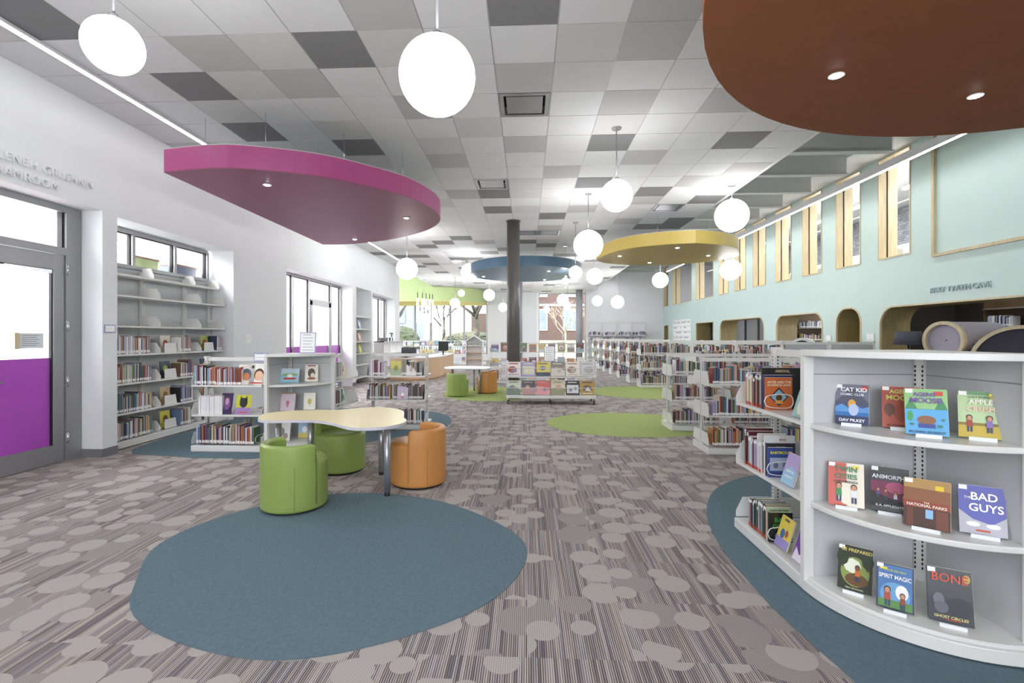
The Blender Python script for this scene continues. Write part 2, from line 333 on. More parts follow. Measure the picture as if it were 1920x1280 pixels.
# roof deck & tile ceiling
DECK = mat('grey_painted_deck', 'c3c5c4', .7, var=.02)
struct(B(-9.2, 12.7, -4.2, BY+.25, 5.85, 6.0).build('ceiling_deck', DECK))
T = .6096; GX, GY = -.3344, 4.415
CM = [mat('white_ceiling_tile', 'dcdcdd', .85, var=.015, scale=3), mat('pale_grey_ceiling_tile', 'cfcecd', .85, var=.015), mat('mid_grey_ceiling_tile', 'bdbcbb', .85, var=.015), mat('dark_grey_ceiling_tile', '838284', .85, var=.015)]
Dk = {(-7, -1), (-6, 1), (-6, 3), (-6, 20), (-6, 23), (-6, 27), (-5, 17), (-4, 4), (-3, 0), (-3, 15), (-2, 19), (-1, 8), (-1, 10), (-1, 18), (0, -1), (0, 16), (1, 11), (1, 17), (2, 4), (2, 7), (3, 14), (3, 20), (4, 8), (4, 22), (5, 4), (5, 13), (6, 9), (6, 12), (6, 13), (6, 25)}
Md = {(-5, 0), (-4, 1), (-2, -1), (-2, 2), (-2, 5), (-2, 8), (0, 1), (0, 4), (1, 6), (1, 13), (2, -1), (2, 0), (2, 2), (2, 10), (3, 5), (4, 2), (4, 9), (4, 12), (5, 7), (6, 6)}
DF = {(0, 2), (5, 10), (-1, 7), (0, 14), (-4, 22), (1, 14), (3, 25)}
mb = MB()
for i in range(-14, 7):
    for j in range(-15, 44):
        if (i, j) in DF: continue
        x, y = GX+i*T, GY+j*T
        if i < -8 and y < 19.9: continue
        if i < -8: continue
        k = 3 if (i, j) in Dk else 2 if (i, j) in Md else (R.choice([0, 0, 0, 0, 1]) if j < 15 else R.choice([0]*14+[1, 1, 2, 3]))
        if j < -1: k = R.choice([0, 0, 0, 1, 2])
        mb.box(x+.006, x+T-.006, y+.006, y+T-.006, ZC, ZC+.02, k)
struct(mb.build('ceiling', CM))
mb = MB()
for i in range(-8, 8): x = GX+i*T; mb.box(x-.006, x+.006, -4, BY, ZC+.004, ZC+.03)
for j in range(-14, 45): y = GY+j*T; mb.box(-5.21, 3.94, y-.004, y+.004, ZC+.005, ZC+.03) if y < BY else 0
struct(mb.build('ceiling_grid', mat('ceiling_grid_bars', 'b2b2b4', .5)))
struct(B(3.93, 3.99, -4, BY, ZC-.0, ZC+.10).build('trim_31', mat('white_edge', 'e0e0e0', .5)))
# beams in the open ceiling
for k in range(19):
    y = 6.2+k*1.45
    if y > 30.5: break
    o = MB().box(3.9, 7.5, y-.02, y+.02, 5.3, 5.85).box(3.9, 7.5, y-.09, y+.09, 5.28, 5.30).build('ceiling_beam', DECK); tag(o, 'white painted steel roof beam in the open ceiling strip by the teal wall', 'beam', 'roof beams over the teal wall')
struct(B(7.55, TX, -4, BY, 5.70, 5.84).build('ceiling_soffit', mat('white_soffit', 'd8d9da', .6)))
# baseboards
BBm = mat('grey_rubber_base', '77767a', .6); 
for i, (a, b) in enumerate(((-4, 3.55), (5.81, 6.03), (8.52, 10.45), (14.5, 14.82), (19.25, 19.9))):
    struct(B(WX, WX+.012, a, b, 0, .10).build('baseboard_%d' % (i+1), BBm))
struct(B(-5.53, WX+.012, 5.798, 5.81, 0, .10).build('baseboard_left', BBm))

# windows & doors left -------------------------------------------------
FR = mat('satin_aluminium_frame', 'a0a0a3', .35, .5, var=.01)
PURP = mat('purple_glass_film', 'b250c0', .25, spec=.6, var=.03); 
def glazed(name, X, ybars, zbars, holes_glass=True, w=.05, lab=None, parent=None, m=None):
    """frame of bars in plane X; ybars list of y positions, zbars list z"""
    mb = MB(); y0, y1, z0, z1 = ybars[0], ybars[-1], zbars[0], zbars[-1]
    for y in ybars: mb.box(X-.05, X+.05, y-w/2, y+w/2, z0, z1)
    for z in zbars: mb.box(X-.049, X+.049, y0, y1, z-w/2, z+w/2)
    o = mb.build(name, m or FR); struct(o)
    for a, b in zip(ybars, ybars[1:]):
        for c, d in zip(zbars, zbars[1:]):
            g = B(X-.006, X+.006, a+w/2, b-w/2, c+w/2, d-w/2).build('pane', GLASS, o)
            k = MB()
            k.box(X-.02, X+.02, b-w/2-.018, b-w/2, c+w/2, d-w/2); k.box(X-.02, X+.02, a+w/2, b-w/2, d-w/2-.012, d-w/2); k.build('gasket', DARK, o)
    return o
glazed('window_1', -5.66, [6.05, 6.78, 7.62, 8.42], [2.47, 2.96])
glazed('window_2', -5.60, [10.5, 11.45, 12.35, 13.75, 14.45], [.06, 2.95])
w2 = bpy.data.objects['window_2']
for a_, b_ in ((10.53, 11.42), (11.48, 12.32), (12.52, 13.58), (13.78, 14.42)):
    f_ = B(-5.592, -5.588, a_, b_, .1, 1.235).build('film', PURP, w2); f_['label'] = 'purple film on the lower glass'
struct(MB().box(-5.63, -5.55, 12.38, 12.52, .02, 2.42).box(-5.63, -5.55, 13.58, 13.72, .02, 2.42).box(-5.63, -5.55, 12.38, 13.72, 2.30, 2.46).box(-5.63, -5.55, 12.38, 13.72, .02, .25).build('door_3', FR))
glazed('window_3', -5.62, [16.45, 17.6, 18.4, 19.2], [.06, 2.92])
# door with purple film
DOORM = mat('grey_aluminium_door', '97979a', .38, .4, var=.015)
X = -5.53
mb = MB(); mb.box(X-.06, X+.06, 5.60, 5.80, 0, 3.03); mb.box(X-.06, X+.06, 3.56, 5.6, 2.45, 2.53); mb.box(X-.06, X+.06, 3.56, 5.6, 2.95, 3.03); mb.box(X-.06, X+.06, 3.56, 3.66, 0, 3.03)
df = struct(mb.build('door_frame_1', DOORM)); B(X-.006, X+.006, 3.66, 5.60, 2.53, 2.95).build('transom_pane', GLASS, df)
B(X-.03, X+.03, 5.575, 5.6, 2.53, 2.95).build('gasket', DARK, df)
d1 = struct(MB().box(X-.03, X+.045, 5.46, 5.59, .01, 2.44).box(X-.03, X+.045, 4.5, 4.66, .01, 2.44).box(X-.03, X+.045, 4.66, 5.46, .01, .22).box(X-.03, X+.045, 4.66, 5.46, 2.26, 2.44).build('door_1', DOORM, bevel=.003))
B(X-.004, X+.004, 4.66, 5.46, .22, 2.26).build('door_pane', GLASS, d1)
B(X+.005, X+.009, 4.66, 5.46, .22, 1.235).build('film', PURP, d1); d1.children[-1]['label'] = 'purple film over the lower half of the door glass'
MB().box(X, X+.03, 5.445, 5.46, .22, 2.26).box(X, X+.03, 4.66, 5.46, 2.245, 2.26).build('gasket', DARK, d1)
MB().box(X+.046, X+.066, 4.9, 5.42, 2.21, 2.25).build('door_closer_arm', CHROME, d1)
for z in (.28, .95, 1.6, 2.27): MB().lathe([(.014, z-.06), (.014, z+.06)], 12, X+.075, 5.605).build('hinge', CHROME, d1)
MB().tube([(X+.09, 4.6, .7), (X+.09, 4.6, 1.3)], .013).tube([(X+.045, 4.6, .95), (X+.09, 4.6, .95)], .01).tube([(X+.09, 4.85, 1.0), (X+.09, 4.3, 1.0)], .012).build('door_handle', CHROME, d1)
n1 = tag(MB().box(X+.012, X+.022, 5.03, 5.36, 1.35, 1.52).build('door_notice', mat('plaque_glass', 'dfe6ea', .2)), 'pale plaque with a wooden left edge on the grey glass door', 'sign')
B(X+.022, X+.04, 5.03, 5.08, 1.345, 1.525).build('wooden_edge', WOOD, n1)
for k in range(6): B(X+.022, X+.0235, 5.12, 5.31-.03*(k % 2), 1.49-.022*k, 1.496-.022*k).build('text_line', GREYM, n1)
struct(B(-5.59, -5.47, 3.56, 4.48, .0, 2.44).build('door_2', DOORM))
# program room behind
PR = mat('bright_room_paint', 'f2f3f5', .8, var=.01)
wall_x('wall_program_room', -12.2, -12, -2, 19.9, 0, 4.3, [(3, 17, .9, 3.4)], PR)  # wide opening added in the outer wall so sky light fills the room
mb = MB(); mb.box(-12, -5.86, -2.1, -2, 0, 4.3); mb.box(-12, -5.86, 19.5, 19.7, 0, 4.3); mb.box(-12, -5.86, 3.2, 3.3, 0, 4.3); struct(mb.build('wall_program_room_end', PR))
struct(B(-12.2, -5.76, -2, 19.9, 4.25, 4.35).build('ceiling_program_room', PR))
for i, (y, w) in enumerate(((8.4, .5), (9.5, .35), (15.6, .4))):
    o = B(-8.4, -8.3, y, y+w, 0, 3.4).build('curtain', mat('white_curtain', 'eeeeee', .9)); tag(o, 'white hanging curtain in the bright room behind the left windows', 'curtain', 'curtains behind the left wall glazing')

# upper windows glazing & reveals
for i, (a, b) in enumerate(UW):
    mb = MB()
    mb.ring([(a, 3.3), (b, 3.3), (b, 5.68), (a, 5.68)], [(a+.03, 3.33), (b-.03, 3.33), (b-.03, 5.65), (a+.03, 5.65)], TX-.015, TX+.42, axis='x')
    o = struct(mb.build('window_%d' % (i+4), WOOD)); B(TX+.17, TX+.19, b-.045, b-.03, 3.33, 5.65).build('glazing_channel', DARK, o)
    B(TX+.175, TX+.185, a+.03, b-.045, 3.33, 5.65).build('pane', GLASS, o)
# upper room furnishings
o = MB().tube([(10.6, 11, 3.75), (10.6, 20, 3.75)], .33, 20).build('ventilation_duct', mat('white_duct', 'e9e4da', .4)); tag(o, 'large pale round duct running behind the upper windows', 'duct')
for k in range(4):
    o = B(9.6, 10.2, 10.5+2.6*k, 12.0+2.6*k, 3.26, 3.75).build('sofa_back', mat('pale_upholstery', 'e4e0da', .7)); tag(o, 'pale upholstered bench seen low in the upper windows', 'bench', 'benches on the upper floor')
for k in range(3):
    o = MB().box(9.5, 9.6, 9+5*k, 13+5*k, 5.2, 5.26).box(9.54, 9.56, 10+5*k, 10.02+5*k, 5.26, 5.85).box(9.54, 9.56, 12+5*k, 12.02+5*k, 5.26, 5.85).build('linear_lamp', LINE); tag(o, 'white linear lamp hanging in the room behind the upper windows', 'lamp', 'linear lamps in the upper room')
# back window glazing
def glazed_y(name, Y, xb, zb, w=.06):
    mb = MB()
    for x in xb: mb.box(x-w/2, x+w/2, Y-.06, Y+.06, zb[0], zb[-1])
    for z in zb: mb.box(xb[0], xb[-1], Y-.059, Y+.059, z-w/2, z+w/2)
    o = struct(mb.build(name, FR))
    for a, b in zip(xb, xb[1:]):
        for c, d in zip(zb, zb[1:]): B(a+w/2, b-w/2, Y-.006, Y+.006, c+w/2, d-w/2).build('pane', GLASS, o)
    return o
glazed_y('window_20', BY+.1, [-8.95, -8.2, -7.1, -6.1, -4.85, -3.98, -2.52], [.4, 3.55], .14)
glazed_y('window_21', BY+.1, [.76, 2.25, 3.62], [.05, 3.55, 4.17], .05)
glazed_y('window_22', -4.1, [-3.45, -1.1, 1.2, 3.45], [.93, 3.37])  # unseen rear window, put behind the camera to admit daylight
o = tag(B(.60, .72, BY-.06, BY, .3, 4.25).build('window_jamb', WHITE), 'white jamb strip at left edge of the tall back window', 'trim')

# green curved soffit over the far bay
SG = mat('lime_green_paint', 'bccf92', .5, var=.02); SY = mat('yellow_paint', 'e6d27a', .5, var=.02)
out = [(-8.98, 27.0), (-7.0, 27.0), (-5.2, 27.05), (-4.2, 27.3), (-3.4, 27.9), (-2.8, 28.8), (-2.55, 29.9), (-2.52, BY-.02), (-8.98, BY-.02)]
sp = spline(out[1:8], 6, False); poly = [(-8.98, 27.0)]+sp+[(-8.98, BY-.02)]; poly = [(x, min(y, BY-.02)) for x, y in poly]
g = tag(MB().prism(poly, 3.46, 4.24, smooth=False).box(-8.98, -5.22, 26.98, 27.02, 4.24, 5.6).build('curved_soffit', SG), 'lime green curved ceiling soffit with yellow underside over the far window bay', 'soffit')
MB().prism(poly, 3.44, 3.46).build('underside', SY, g); g.children[-1]['label'] = 'yellow underside'

# columns
for (x, y, r, lab) in ((-.33, 11.85, .155, 'dark bronze round column rising behind the rolling display cart'), (-.36, 22, .155, 'dark round column standing directly behind the nearer column'), (3.1, 29.6, .2, 'dark round column in front of the tall back window')):
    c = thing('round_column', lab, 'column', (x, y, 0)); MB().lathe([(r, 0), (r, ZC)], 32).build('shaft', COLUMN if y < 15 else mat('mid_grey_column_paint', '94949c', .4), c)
    MB().lathe([(r+.02, ZC-.02), (r+.02, ZC-.002)], 32).build('collar', COLUMN, c)

# ================================================================== inlaid carpets
def spot(name, pts, m, lab): o = MB().prism(pts, .0005, .004).build(name, m); tag(o, lab, 'carpet')
spot('inlaid_carpet', spline([(-2.35, 2.85), (-2.62, 3.39), (-2.50, 3.95), (-2.1, 4.4), (-1.55, 4.6), (-.9, 4.46), (-.39, 4.08), (-.04, 3.6), (-.03, 3.15), (-.26, 2.68), (-.73, 2.33), (-1.19, 2.2), (-1.7, 2.31), (-2.1, 2.53)]), BLUE, 'large round blue carpet area in the foreground left of centre')
spot('inlaid_carpet', spline([(1.513, 4.241), (1.857, 4.918), (2.45, 5.4), (3.3, 5.5), (4.2, 4.8), (4.6, 3.5), (4.1, 1.9), (3, 1.1), (2, 1.2), (1.5, 1.75), (1.39, 2.3), (1.345, 2.7), (1.34, 3.09), (1.37, 3.6)]), BLUE, 'blue carpet area under the near right curved bookcase')
spot('inlaid_carpet', spline([(-5.2, 6.35), (-4.4, 5.9), (-3.7, 5.83), (-3.1, 5.95), (-1.85, 7.25), (-1.36, 8.0), (-1.33, 8.6), (-1.55, 9.3), (-2.1, 9.8), (-3.2, 10.1), (-4.4, 9.8), (-5.19, 9.2)]), BLUE, 'blue carpet area under the low white bookcases at left')
spot('inlaid_carpet', ell(1.72, 8.5, 1.38, 1.16), GREEN, 'lime green oval carpet area in the middle of the aisle')
spot('inlaid_carpet', ell(3.25, 13.35, 1.6, 1.5), GREEN, 'lime green carpet area beyond the aisle before the far book ranges')
spot('inlaid_carpet', ell(-.95, 12.85, 1.2, 1.6), GREEN, 'lime green carpet area under the far stools and grey table')

# ================================================================== ceiling discs
def disc(lab, pts, m1, m2, spots, wires, z0=3.48, z1=3.76):
    t = thing('ceiling_cloud', lab, 'ceiling disc', (0, 0, 0))
    MB().prism(pts, z0+.012, z1).build('rim_band', m1, t); MB().prism(pts, z1, z1+.01).build('added_bleed_cover', mat('grey_bleed_cover', 'b8b8b8', .8), t); MB().prism(pts, z0, z0+.012).build('underside_panel', m2, t)  # unseen grey top added to keep disc colour from bleeding onto the ceiling
    for x, y in spots: MB().lathe([(.055, z0-.008), (.055, z0-.001)], 20, x, y, 0).build('downlight_trim', WHITE, t); MB().lathe([(.034, z0-.012), (.034, z0-.008)], 16, x, y).build('downlight', SPOTM, t)
    for x, y in wires: MB().tube([(x, y, z1+.01), (x, y, ZC)], .003, 6).build('suspension_wire', CHROME, t)
    return t
cp = spline([(-4.42, 5.8), (-3.754, 5.69), (-3.264, 5.76), (-2.585, 6.05), (-2.071, 6.53), (-1.72, 6.98), (-1.52, 7.52), (-1.45, 8.0), (-1.50, 8.45), (-1.72, 8.95), (-2.1, 9.44), (-2.65, 9.92), (-3.27, 10.28), (-3.9, 10.5), (-4.43, 10.5)], 5, False)
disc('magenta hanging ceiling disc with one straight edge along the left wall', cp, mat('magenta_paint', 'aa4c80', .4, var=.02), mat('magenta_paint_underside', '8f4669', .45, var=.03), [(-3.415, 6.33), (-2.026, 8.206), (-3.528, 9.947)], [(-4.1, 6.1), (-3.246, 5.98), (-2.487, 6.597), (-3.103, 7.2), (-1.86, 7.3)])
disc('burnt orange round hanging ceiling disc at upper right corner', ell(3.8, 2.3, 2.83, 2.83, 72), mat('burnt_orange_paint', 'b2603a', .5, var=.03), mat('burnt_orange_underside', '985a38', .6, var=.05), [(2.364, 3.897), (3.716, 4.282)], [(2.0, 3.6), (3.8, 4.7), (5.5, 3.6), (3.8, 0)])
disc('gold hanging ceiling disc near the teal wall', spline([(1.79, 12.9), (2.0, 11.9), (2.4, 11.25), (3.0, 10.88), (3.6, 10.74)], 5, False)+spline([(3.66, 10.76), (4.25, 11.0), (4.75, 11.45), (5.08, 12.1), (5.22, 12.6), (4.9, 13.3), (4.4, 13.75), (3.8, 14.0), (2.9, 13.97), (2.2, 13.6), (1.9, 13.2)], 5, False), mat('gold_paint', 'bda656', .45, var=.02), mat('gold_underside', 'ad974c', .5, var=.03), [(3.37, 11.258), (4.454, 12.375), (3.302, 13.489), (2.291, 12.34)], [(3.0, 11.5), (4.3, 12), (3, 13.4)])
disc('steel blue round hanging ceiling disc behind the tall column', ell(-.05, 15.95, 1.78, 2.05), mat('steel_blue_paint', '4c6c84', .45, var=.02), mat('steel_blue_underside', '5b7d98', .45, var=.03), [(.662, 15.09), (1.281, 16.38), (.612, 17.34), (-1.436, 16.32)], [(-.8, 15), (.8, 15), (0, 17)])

# ================================================================== globes
G = [(213, 86, 3.3, .355), (820, 143, 2.74, .42), (1156, 367, 6.57, .42), (1372, 404, 9.06, .59), (1103, 459, 9.6, .565), (1370, 506, 13.4, .55), (1238, 525, 18.0, .56), (1115, 518, 17.3, .56), (763, 504, 13.1, .56), (880, 510, 16.5, .56), (1079, 511, 12.0, .32), (936, 508, 18.5, .56),
     (917, 553, 24.5, .56), (1120, 564, 21, .43), (1158, 566, 22, .56), (865, 549.5, 19.1, .25), (853, 568, 23, .45), (943, 576, 24, .42), (1055, 562, 24.5, .56), (1064, 573, 27.7, .42), (1060, 527, 15.1, .21), (1025, 580, 26, .32), (795, 569, 24, .2)]
GL = ['glowing white globe pendant nearest the upper left corner', 'largest glowing white globe pendant, hanging top centre', 'glowing globe pendant on a long rod right of centre below the dark ceiling tile', 'glowing globe pendant right above the gold ceiling disc', 'glowing globe pendant just left of the gold ceiling disc tip', 'glowing globe pendant below right end of the gold disc',
      'glowing globe pendant before the far corner of the teal wall', 'glowing globe pendant right of the blue disc, beneath the gold disc tip', 'glowing globe pendant just below the magenta disc against the white wall', 'glowing globe pendant at left edge of the blue disc', 'smaller globe pendant at right edge of the blue disc', 'glowing globe pendant half hidden behind left side of the tall column',
      'glowing globe pendant at right end of the green soffit', 'left globe pendant of the pair before the white back wall', 'right globe pendant of the pair before the white back wall', 'small globe pendant in front of the green soffit', 'globe pendant hanging over the yellow soffit underside', 'globe pendant low behind left side of the tall column', 'larger of the globe pendants overlapping before the brick view', 'smaller globe pendant overlapped before the brick view', 'tiny globe pendant under right side of the blue disc', 'small globe pendant before the brick building in the back window', 'tiny globe pendant beside the hanging tube lights']
G += [(-1, -2.4, -1.2, 3.0), (-1, 1.2, -2.2, 3.2)]; GL += ['added unseen fill globe behind the camera, %s' % w for w in ('leftmost', 'rightmost')]  # extra globes added out of view as fill light for the foreground
cs, sn = math.cos(.0495), math.sin(.0495)
for (px, py, d, dia), lab in zip(G, GL):
    u, v = (px-942.4)/925, -(py-631)/925; x, y, z = (u*cs-sn)*d, (u*sn+cs)*d, 1.48+v*d; r = dia/2
    if px == -1: x, y, z, r, dia = py, d, dia, .28, .56
    t = thing('globe_pendant', lab, 'pendant lamp', (x, y, 0))
    top = ZC if x < 3.9 else 5.85
    prof = [(max(.004, r*math.sin(PI*k/20)), z-r*math.cos(PI*k/20)) for k in range(21)]
    MB().lathe(prof, 40).build('globe_shade', GLOBE, t)
    MB().lathe([(.03 if r > .15 else .015, z+r-.004), (.03 if r > .15 else .015, z+r+.03)], 16).build('cap', CHROME, t)
    MB().tube([(0, 0, z+r+.03), (0, 0, top-.012)], .008 if dia > .3 else .005, 8).build('stem', GREYM, t)
    MB().lathe([(.065, top-.018), (.07, top-.001)], 24).build('canopy', CHROME, t)
# linear lights
LINEL = mat('glowing_wall_strip', 'ffffff', .3, emit=LINE_L)
def line(lab, x, y0, y1, z, w=.05, h=.06, up=None, lens=None):
    t = thing('linear_light', lab, 'light', (0, 0, 0)); MB().box(x-w/2-.012, x+w/2+.012, y0, y1, z+.006, z+.006+h).build('housing', mat('white_fixture', 'd5d5d8', .4), t); B(x-w/2, x+w/2, y0+.01, y1-.01, z, z+.006).build('lens', lens or LINE, t)
    if up:
        k = y0+.5
        while k < y1: MB().tube([(x, k, z+h), (x, k, up)], .003, 6).build('suspension_wire', CHROME, t); k += 3
line('long recessed strip light along the left wall ceiling', -4.6, -3, 17.9, ZC-.040, .05, .03, lens=LINEL)
line('long suspended strip light in front of the teal wall', 7.50, 4, 26.9, 4.96, .06, .16, 5.84)
line('strip light hanging before the white back wall', 5.0, 26.5, 30.6, 5.0, .06, .1, 5.84)
# diffusers
for n, (i, j) in enumerate(sorted(DF, key=lambda a: a[1])):
    x, y = GX+i*T, GY+j*T; c0, c1 = .01, T-.01
    t = thing('air_diffuser', ['metal air diffuser in the ceiling between the centre globe and orange disc', 'metal air diffuser in the ceiling above right end of the magenta disc', 'metal air diffuser in the ceiling just above the gold disc', 'metal air diffuser in the ceiling right beside the column top', 'metal air diffuser beyond the column top and right of it', 'metal air diffuser in the far left ceiling above the globes', 'metal air diffuser in the far right ceiling before the back wall'][n], 'air vent', (x, y, 0))
    MB().ring([(c0, c0), (c1, c0), (c1, c1), (c0, c1)], [(.06, .06), (c1-.05, .06), (c1-.05, c1-.05), (.06, c1-.05)], ZC-.004, ZC+.02, axis='z').build('frame', CHROME, t)
    MB().box(.06, T-.06, .06, T-.06, ZC+.10, ZC+.11).build('duct_back', DARK, t)
    MB().box(.09, T-.09, .09, T-.09, ZC+.0, ZC+.012).build('face_plate', CHROME, t)
# hanging tube lights
for k, (px, d) in enumerate(((783, 22.6), (792, 23.2), (799, 23.8), (805.5, 24.4), (811, 25.0), (829, 26), (836, 26.4), (849, 26.2))):
    u = (px-942.4)/925; x, y = (u*cs-sn)*d, (u*sn+cs)*d
    zt = 1.48+(631-559-k*.8)/925*d if k < 5 else 1.48+(631-590)/925*d
    zb = zt-1.15 if k < 5 else zt-.8
    t = thing('tube_pendant', ['tallest hanging white tube light, leftmost under the green soffit', 'second hanging tube light from the left under the green soffit', 'middle of the five hanging tube lights under the green soffit', 'fourth hanging tube light from the left under the green soffit', 'fifth hanging tube light, right end of the group of five', 'first of three smaller tube lights beyond the green soffit group', 'second of three smaller tube lights beyond the green soffit group', 'last of three smaller tube lights beyond the green soffit group'][k], 'pendant lamp', (x, y, 0), 0, 'tube pendants')
    MB().lathe([(.045, zb), (.045, zt)], 14).build('tube_shade', mat('glowing_tube', 'ffffff', .4, emit=2.5), t); MB().lathe([(.02, zt), (.02, zt+.28)], 10).build('socket', BLACK, t)
    MB().tube([(0, 0, zt+.28), (0, 0, ZC if d < 26 else 3.44)], .004, 6).build('cord', CHROME, t)
# ================================================================== wall lettering
LET = mat('white_raised_letter', 'ececee', .5, var=.01)
def wall_text(body, y0, z, size, lab, m, X, face, name):
    """raised letters: one part per word; y0 is the reading-order end (left wall) or start (right wall)"""
    root = thing(name, lab, 'sign', (X, y0, z)); words = body.split(); ws = []
    for w in words:
        o = text_obj('raised_word', w, size, m, root, ext=.010, align='LEFT'); xs = [v.co.x for v in o.data.vertices]; ws.append((o, min(xs), max(xs)))
    gap = size*.28; total = sum(b-a for _, a, b in ws)+gap*(len(ws)-1); p = -total if face > 0 else 0
    for o, a, b in ws:
        d = p-a; o.rotation_euler = (PI/2, 0, PI/2*face); o.location = (0, d*face, 0); p += b-a+gap
    return root
wall_text('ARLENE H. GRUSHKIN', 5.66, 3.285, .125, 'upper line of raised white letters on the wall above the purple door', LET, WX+.012, 1, 'wall_sign')
wall_text('PROGRAM ROOM', 5.22, 3.135, .125, 'lower line of raised white letters ending ROOM above the purple door', LET, WX+.012, 1, 'wall_sign')
wall_text('RILEY TWEEN CAVE', 10.70, 2.43, .155, 'raised grey letters over the wide dark arch in the teal wall', mat('grey_raised_letter', '9fb3b4', .4), TX-.012, -1, 'wall_sign')

# ================================================================== books
PAL = [('red', 'a8382f'), ('orange', 'd07a3a'), ('yellow', 'd9b93f'), ('cream', 'd9cfb4'), ('white', 'e6e4e0'), ('light grey', 'b5b6b8'), ('black', '2c2b2e'), ('navy', '2e3c66'), ('blue', '4a78b0'),
       ('pale blue', '9dbcd8'), ('green', '4f7f4c'), ('teal', '3f7f85'), ('purple', '6b4a86'), ('lilac', 'b09cc8'), ('pink', 'd58fa0'), ('brown', '7a5238'), ('maroon', '6b2630'), ('tan', 'b89a70')]
def soft(h, k=.78, l=.0):
    v = [int(h[i:i+2], 16) for i in (0, 2, 4)]; g = sum(v)/3; return ''.join('%02x' % int(min(255, (g+(x-g)*k)*(1-l)+235*l)) for x in v)
BOOKS = []
def mtx(loc, rz): return Matrix.Translation(Vector(loc)) @ Matrix.Rotation(rz, 4, 'Z')
def fill(M, rz, x0, x1, z, yf, row, hr=(.17, .27), tr=(.010, .032), near=False, pal=None, maxn=999, stuff=False, seed=0, dd=None):
    r = random.Random(seed+int(x0*1000)+int(z*777)); x = x0; n = 0; h0 = r.uniform(*hr)
    while n < maxn:
        t = r.uniform(*tr)
        if x+t > x1: break
        if r.random() < .3: h0 = r.uniform(*hr)
        h = max(hr[0], min(hr[1], h0+r.uniform(-.02, .02))); d = dd or min(.21, h*.72)
        c = r.choice(pal or PAL)
        p = M @ Vector((x+t/2, yf+r.uniform(0, .012), z))
        BOOKS.append(dict(p=p, rz=rz, t=t-.0012, h=h, d=d, c=c, row=row, n=n, near=near, stuff=stuff)); n += 1; x += t
    return x
def printed(name, parent, polys, y0=0, step=.0006):
    """flat coloured shapes lying on a cover, each its own thin layer: polys = [(points, hex)] in cover x,z metres"""
    mb = MB()
    for i, (pts, c) in enumerate(polys): mb.prism(pts, y0-step*(i+1), y0-step*i+.0001 if i == 0 else y0-step*i, axis='y', col=rgb(c))
    return mb.build(name, PRINT, parent)
def circ(x, z, r, n=14, sx=1, sz=1): return [(x+r*sx*math.cos(2*PI*k/n), z+r*sz*math.sin(2*PI*k/n)) for k in range(n)]
def face_book(name, label, cat, loc, rz, w, h, t=.014, tilt=.25, col='888888', polys=(), texts=(), group=None, pages=True, stand=None):
    o = B(-w/2, w/2, -t/2, t/2, 0, h).build(name, mat('cover_'+col, col, .3, var=.05, scale=30)); tag(o, label, cat, group)
    o.location = loc; o.rotation_euler = (-tilt, 0, rz)
    if pages: MB().box(w/2-.001, w/2+.0012, -t/2+.002, t/2-.002, .003, h-.003).box(-w/2+.003, w/2-.001, -t/2+.002, t/2-.002, h-.001, h+.0012).build('page_block', PAGES, o)
    if polys: printed('cover_art', o, [([(x*w, z*h) for x, z in p], c) for p, c in polys], -t/2)
    for i, (s, x, z, sz, c, mw) in enumerate(texts):
        text_obj('cover_lettering', s, sz*h, mat('ink_'+c, c, .4), o, (x*w, -t/2-.0007*(len(polys)+1), z*h), (PI/2, 0, 0), .0004, maxw=mw*w, bold=sz*h*.02)
    return o
def rect(x0, x1, z0, z1): return [(x0, z0), (x1, z0), (x1, z1), (x0, z1)]

def art(r, c1, c2):
    P_ = []
    k = r.randrange(4)
    if k == 0: P_ += [(rect(-.5, .5, 0, r.uniform(.25, .5)), c2), (circ(r.uniform(-.2, .2), .55, r.uniform(.12, .22), 12, 1, .8), c1)]
    elif k == 1: P_ += [([(-.5, 0), (.5, 0), (.5, r.uniform(.2, .6)), (-.1, r.uniform(.5, .8)), (-.5, r.uniform(.2, .6))], c2), (circ(.1, .35, .14, 9, 1, .7), c1)]
    elif k == 2: P_ += [(circ(r.uniform(-.15, .15), .45, .33, 10, 1, .75), c2), ([(-.2, .3), (.25, .25), (.05, .6)], c1), (rect(-.38, .38, .08, .14), c1)]
    else: P_ += [(rect(-.42, .42, .12, .7), c2), (circ(-.15, .35, .13, 9), c1), (circ(.2, .45, .12, 9), c1)]
    return P_+[(rect(-.36, .30, .84, .91), c2)]
